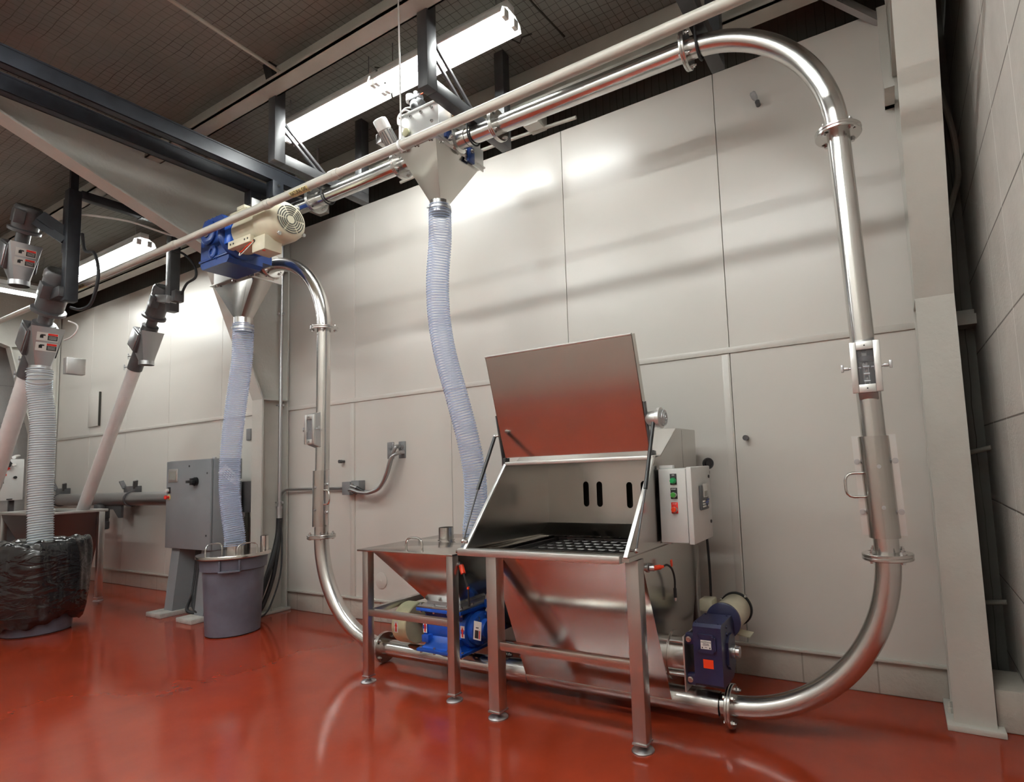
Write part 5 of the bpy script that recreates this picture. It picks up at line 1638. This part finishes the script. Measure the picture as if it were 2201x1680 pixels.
# ================================================================ SCREW CONVEYORS WITH THEIR HEADS
def conveyor(H, s, label, tube_len, ax=(0.6, 0, 0.8), lab=True, tube=True, mlen=0.36, nk=0.36):
    """H: centre of the discharge box on the axis, s: scale"""
    H, a = Vector(H), Vector(ax).normalized()
    sd = Y.copy()
    up_ = sd.cross(a) * -1 if (sd.cross(a)).z < 0 else sd.cross(a)
    R = Matrix((a, sd, a.cross(sd))).transposed()
    t = thing('screw_conveyor', H - a * (0.16 * s + tube_len), label, 'conveyor')
    if tube:
        q0 = H - a * 0.30 * s
        q1 = H - a * (0.30 * s + tube_len)
        b = MB(); b.tube([q0.lerp(q1, i / 60) for i in range(61)], 0.068 * s, 28, rfun=lambda i: 0.068 * s * (1.0 + 0.012 * math.cos(i * PI)))
        b.obj('conveyor_tube', 'duct_white', t)
        b = MB(); b.cyl(H - a * 0.40 * s, H - a * 0.13 * s, 0.078 * s, seg=32); cl = b.obj('tube_collar', 'greysteel', t)
        for f in (0.36, 0.20):
            p = H - a * f * s
            b = MB(); b.cyl(p - Y * 0.02 * s, p - X * 0.17 * s - Y * 0.05 * s, 0.008 * s, seg=10); b.cyl(p - X * 0.17 * s - Y * 0.05 * s - Z * 0.035 * s, p - X * 0.17 * s - Y * 0.05 * s + Z * 0.035 * s, 0.007 * s, seg=10)
            b.obj('clamp_handle', 'zinc', cl)
    b = MB(); b.obox(H, (0.25 * s, 0.24 * s, 0.22 * s), R, 0.006); hb = b.obj('head_box', 'greysteel', t)
    b = MB(); b.obox(H - a.cross(sd) * 0.0 - Y * 0.124 * s, (0.21 * s, 0.01, 0.17 * s), R, 0.004); b.obj('side_cover', 'zinc', hb)
    b = MB(); b.obox(H + a.cross(sd) * (0.116 * s), (0.19 * s, 0.17 * s, 0.012), R, 0.003); b.obj('access_door', 'zinc', hb)
    # spout straight down, square to round
    n = 32
    top, bot = [], []
    cz = H - Z * 0.02 * s + X * 0.05 * s
    for i in range(n):
        an = 2 * PI * i / n + PI / 4
        u, v = math.cos(an), math.sin(an)
        m = max(abs(u), abs(v))
        top.append(cz + Vector((0.15 * s * u / m, 0.118 * s * v / m, 0.06 * s * u / m * 0.7 + 0.06 * s)))
        bot.append(cz + Vector((0.076 * s * u, 0.076 * s * v, -0.24 * s)))
    b = MB(); b.loft(top, bot); sp = b.obj('discharge_spout', 'zinc', t, angle=12)
    b = MB(); b.ring(cz - Z * 0.285 * s, cz - Z * 0.238 * s, 0.079 * s, 0.074 * s, 32); b.obj('spout_ring', 'zinc', sp)
    b = MB(); b.cyl(cz - Z * 0.275 * s, cz - Z * 0.272 * s, 0.0735 * s, seg=28); b.obj('dark_mouth', 'fan_dark', sp)
    if lab:
        f = Vector((0.86, -0.5, 0)).normalized()
        rr = Vector((0.5, 0.86, 0))
        for dz in (0.045, -0.045):
            zz = dz - 0.03
            xx = 0.076 + 0.074 * (zz + 0.24) / 0.342 + 0.004
            warning_label(cz + X * (xx * s) + Z * (zz * s), Y, Vector((0.21, 0, 0.98)), 0.15 * s, 0.075 * s, sp)
    # reducer and motor up the same axis
    b = MB()
    b.lathe([(0.10 * s, 0.125 * s), (0.10 * s, (nk - .19) * s), (0.085 * s, (nk - .18) * s), (0.085 * s, (nk - .10) * s), (0.055 * s, (nk - .095) * s), (0.055 * s, nk * s), (0.10 * s, (nk + .01) * s)], H, a, 32)
    b.obj('coupling_neck', 'greysteel', t)
    b = MB(); b.lathe([(0.115 * s, (nk + .01) * s), (0.125 * s, (nk + .015) * s), (0.125 * s, (nk + .04) * s), (0.105 * s, (nk + .05) * s)], H, a, 36); mf = b.obj('motor_flange', 'greysteel', t)
    b = MB(); b.lathe([(0.10 * s, (nk + .05) * s), (0.102 * s, (nk + .06) * s), (0.102 * s, (nk + .06 + mlen * .8) * s), (0.108 * s, (nk + .06 + mlen * .8) * s), (0.108 * s, (nk + .04 + mlen) * s), (0.095 * s, (nk + .065 + mlen) * s), (0.02 * s, (nk + .07 + mlen) * s)], H, a, 36)
    mo = b.obj('motor_body', 'greysteel', t)
    b = MB()
    e = H + a * ((nk + 0.0685 + mlen) * s)
    w = a.cross(sd)
    for k in range(-3, 4):
        b.obox(e + w * (0.022 * s * k), (0.004, 2 * s * math.sqrt(max(0.0, 0.088 ** 2 - (0.022 * k) ** 2)), 0.008 * s), Matrix((a, sd, w)).transposed())
    b.obj('fan_grille', 'fan_dark', mo)
    b = MB(); b.obox(H + a * ((nk + .06 + mlen * .45) * s) + Vector((0.07, -0.085, -0.02)) * s, (0.13 * s, 0.08 * s, 0.10 * s), R, 0.006); b.obj('terminal_box', 'greysteel', mo)
    return t, H, a, cz
t1, H1_, a1, c1 = conveyor((-7.38, 2.20, 2.83), 1.08, 'screw conveyor with grey drive head feeding the milky hose over the black bag', 2.1, nk=0.27)
t2, H2_, a2, c2 = conveyor((-7.14, 3.0, 2.92), 0.90, 'screw conveyor with white inclined tube and grey head by the far wall', 2.25, lab=False, nk=0.31)
t3, H3_, a3, c3 = conveyor((-7.24, 1.98, 3.58), 0.98, 'screw conveyor head with an open spout high up near the roof', 0.25, (0.45, 0.0, 0.89), mlen=0.20, nk=0.235, tube=False)
b = MB(); b.lathe([(0.001, -0.282), (0.072, -0.282), (0.072, -0.2819)], c3, Z, 30); b.obj('spout_mouth', 'fan_dark', t3)
# arms from the heads to their posts
b = MB(); b.obox(H1_ + a1 * 0.50 + Vector((0.15, 0.0, -0.03)), (0.30, 0.12, 0.10), None, 0.006); b.obj('support_arm', 'darkfaced', t1)
b = MB(); b.bar(H3_ + a3 * 0.36 + Vector((0.05, 0.02, 0)), (-6.865, 2.20, 3.72), 0.07, 0.07); b.bar(H3_ + a3 * 0.36 + Vector((0.15, 0.05, 0.03)), (-6.865, 2.21, 3.80), 0.02, 0.10); b.obj('support_arm', 'darkbeam', t3)
b = MB(); b.obox(H2_ + a2 * 0.55 + Vector((0.12, -0.03, -0.06)), (0.34, 0.10, 0.08), Matrix.Rotation(0.2, 3, 'Y'), 0.004); b.obj('support_arm', 'zinc', t2)

# dark posts hanging from the roof
t = thing('roof_post', (-6.88, 2.24, 3.1), 'tall dark steel post hanging from the roof beside the milky hose conveyor head', 'post')
b = MB(); b.box((-6.86, 2.18, 3.12), (-6.76, 2.28, 4.22), 0.004); b.box((-6.95, 2.20, 3.62), (-6.86, 2.26, 4.16), 0.003); b.obj('square_tube', 'darkbeam', t)
b = MB(); b.box((-6.85, 2.28, 4.16), (-6.77, 3.72, 4.24), 0.004); b.box((-6.86, 2.78, 4.15), (-6.76, 2.80, 4.25)); b.obj('cross_arm', 'darkbeam', t)
b = MB(); b.box((-6.83, 2.20, 4.22), (-6.79, 2.26, 4.549)); b.obj('roof_stub', 'darkbeam', t)
t = thing('roof_post', (-6.58, 3.0, 3.15), 'grey square post hanging from the roof beside the rafter holding the inclined conveyor motor', 'post')
b = MB(); b.box((-6.63, 2.955, 3.15), (-6.53, 3.045, 4.549), 0.004); b.obj('square_tube', 'darkfaced', t)
b = MB(); b.box((-6.525, 2.96, 3.24), (-6.44, 3.05, 3.36), 0.01); b.obj('switch_box', 'greysteel', t)
# drooping cables of the heads
for ctrl, lab, r in (([(-6.755, 2.29, 3.80), (-6.70, 2.30, 3.62), (-6.50, 2.30, 3.55), (-6.40, 2.30, 3.32), (-6.52, 2.30, 3.08), (-6.75, 2.30, 3.05), (-6.95, 2.29, 3.10)], 'grey cable looping beside the tall dark roof post', 0.014),
                     ([(-6.83, 2.30, 4.02), (-6.6, 2.6, 4.00), (-6.45, 2.9, 3.93), (-6.30, 3.2, 3.90)], 'pale cable strung from the dark roof post towards the rafter', 0.010),
                     ([(-6.55, 2.96, 3.80), (-6.38, 3.0, 3.74), (-6.26, 3.05, 3.60), (-6.25, 3.06, 3.48), (-6.36, 3.03, 3.42), (-6.44, 3.02, 3.32)], 'dark cable looping from the grey post to its switch box', 0.012),
                     ([(-7.02, 2.30, 2.98), (-6.95, 2.34, 2.94), (-6.93, 2.34, 2.88), (-7.0, 2.32, 2.82), (-7.1, 2.30, 2.80)], 'white cable loop under the milky hose conveyor motor', 0.007)):
    b = MB(); b.tube(spline(ctrl, 10), r, 10)
    tag(b.obj('hanging_cable', 'duct_white' if 'white' in lab or 'pale' in lab else 'rubber', None, ctrl[0]), lab, 'cable')
# milky hose into the bag
h3 = hose('clear_hose', [tuple(c1 - Z * 0.265 * 1.08), tuple(c1 - Z * 0.30 * 1.08), tuple(c1 - Z * 0.36 * 1.08), (-7.364, 2.215, 2.30), (-7.36, 2.25, 2.0), (-7.345, 2.25, 1.5), (-7.315, 2.25, 1.1), (-7.285, 2.25, 0.8), (-7.28, 2.25, 0.70)], 0.092, 0.0235,
          'milky ribbed hose hanging down into the black bagged bin', 'hose_milky', 'hose_rib_milky', rr=0.0052)
cuff(c1 - Z * 0.29 * 1.08, 0.091, h3, 0.02)
b = MB(); b.box((-7.10, 2.3, 2.46), (-7.02, 2.45, 2.62), 0.004)
b.obj('sensor_box', 'plate_alu', t1)

# ================================================================ FAR STAINLESS HOPPER BEHIND THE BAG
t = thing('steel_hopper', (-8.7, 2.95, 0), 'dark stainless open hopper behind the black bag taking the inclined tube', 'hopper')
hx0, hx1, hy0, hy1 = -9.75, -8.39, 2.62, 3.16
tq = [(hx0, hy0, 1.05), (hx1, hy0, 1.05), (hx1, hy1, 1.05), (hx0, hy1, 1.05)]
bq = [(-9.05, 2.80, 0.30), (-8.66, 2.80, 0.30), (-8.66, 3.14, 0.30), (-9.05, 3.14, 0.30)]
b = MB()
for i in range(4):
    j = (i + 1) % 4
    b.sheet([tq[i], tq[j], bq[j], bq[i]], 0.006)
b.obj('hopper_cone', 'steel_dark', t)
b = MB()
for lo, hi in (((hx0 - .03, hy0 - .03, 1.045), (hx1 + .03, hy0 + .02, 1.075)), ((hx0 - .03, hy1 - .02, 1.045), (hx1 + .03, hy1 + .03, 1.075)), ((hx0 - .03, hy0, 1.045), (hx0 + .02, hy1, 1.075)), ((hx1 - .02, hy0, 1.045), (hx1 + .03, hy1, 1.075))):
    b.box(lo, hi, 0.003)
b.obj('rim', 'plate_alu', t)
for x, y in ((hx1 - 0.03, hy0), (hx1 - 0.03, hy1 - 0.06), (hx0 - 0.02, hy0), (hx0 - 0.02, hy1 - 0.06)):
    leg(x, y, 0.06, 1.045, t, 0.05)

# ================================================================ CONTROL PANEL AND BENCH AT THE FAR LEFT
cp_ = thing('control_console', (-10.2, 2.6, 1.2), 'pale control panel with rows of small buttons at the far edge near the block wall', 'control panel')
b = MB(); b.box((-10.42, 2.30, 1.205), (-10.20, 2.95, 1.745), 0.006); b.obj('enclosure', 'white', cp_)
def pbtn(y, z, pm, km):
    b = MB(); b.box((-10.20, y - 0.024, z - 0.022), (-10.194, y + 0.024, z + 0.022)); l_ = b.obj('legend_plate', pm, cp_)
    b = MB(); b.lathe([(0.013, 0), (0.013, 0.014)], (-10.195, y, z), X, 16); b.obj('push_button', km, l_)
for y, z, pm, km in ((2.655, 1.64, 'black', 'green'), (2.69, 1.50, 'black', 'green'), (2.735, 1.45, 'black', 'label_white'), (2.675, 1.385, 'black', 'label_white'), (2.635, 1.32, 'black', 'green'), (2.615, 1.495, 'label_red', 'label_red'), (2.60, 1.385, 'label_red', 'orange')):
    pbtn(y, z, pm, km)
b = MB(); b.cyl((-10.20, 2.79, 1.68), (-10.17, 2.79, 1.68), 0.035, seg=24); b.box((-10.18, 2.775, 1.64), (-10.15, 2.805, 1.72), 0.004); sw = b.obj('isolator_switch', 'black', cp_)
b = MB(); b.lathe([(0.02, 0), (0.02, 0.03), (0.014, 0.034)], (-10.165, 2.835, 1.665), X, 18); b.obj('padlock', 'label_white', sw)
b = MB(); b.obox((-10.19, 2.78, 1.625), (0.006, 0.05, 0.05), Matrix.Rotation(0.6, 3, 'X')); b.obox((-10.19, 2.765, 1.54), (0.006, 0.03, 0.025)); b.obj('red_tag', 'label_red', sw)
b = MB(); b.cyl((-10.20, 2.865, 1.505), (-10.185, 2.865, 1.505), 0.018, seg=18); b.obj('indicator_knob', 'black', cp_)
for y in (2.70, 2.82):
    b = MB(); b.box((-10.20, y - 0.028, 1.215), (-10.195, y + 0.028, 1.228)); b.obj('label_strip', 'black', cp_)
t = thing('machine_frame', (-10.5, 2.7, 0), 'dark machine frame under the pale control panel', 'frame')
for y in (2.40, 2.86):
    b = MB(); b.box((-10.40, y, 0.0), (-10.34, y + 0.05, 1.205), 0.003); b.obj('leg', 'greysteel', t)
b = MB(); b.box((-10.75, 2.2, 0.90), (-10.2, 3.05, 0.93), 0.003); b.obj('shelf', 'zinc', t)
b = MB(); b.box((-10.70, 2.3, 0.55), (-10.3, 2.95, 0.90), 0.006); b.obj('machine_body', 'greysteel', t)
b = MB(); b.tube(spline([(-11.9, 3.25, 1.82), (-11.3, 3.2, 1.83), (-10.7, 3.0, 1.80), (-10.4, 2.9, 1.775)], 8), 0.02, 10)
tag(b.obj('pale_conduit', 'duct_white', None, (-11, 3.1, 1.82)), 'pale conduit above the control panel by the block wall', 'conduit')
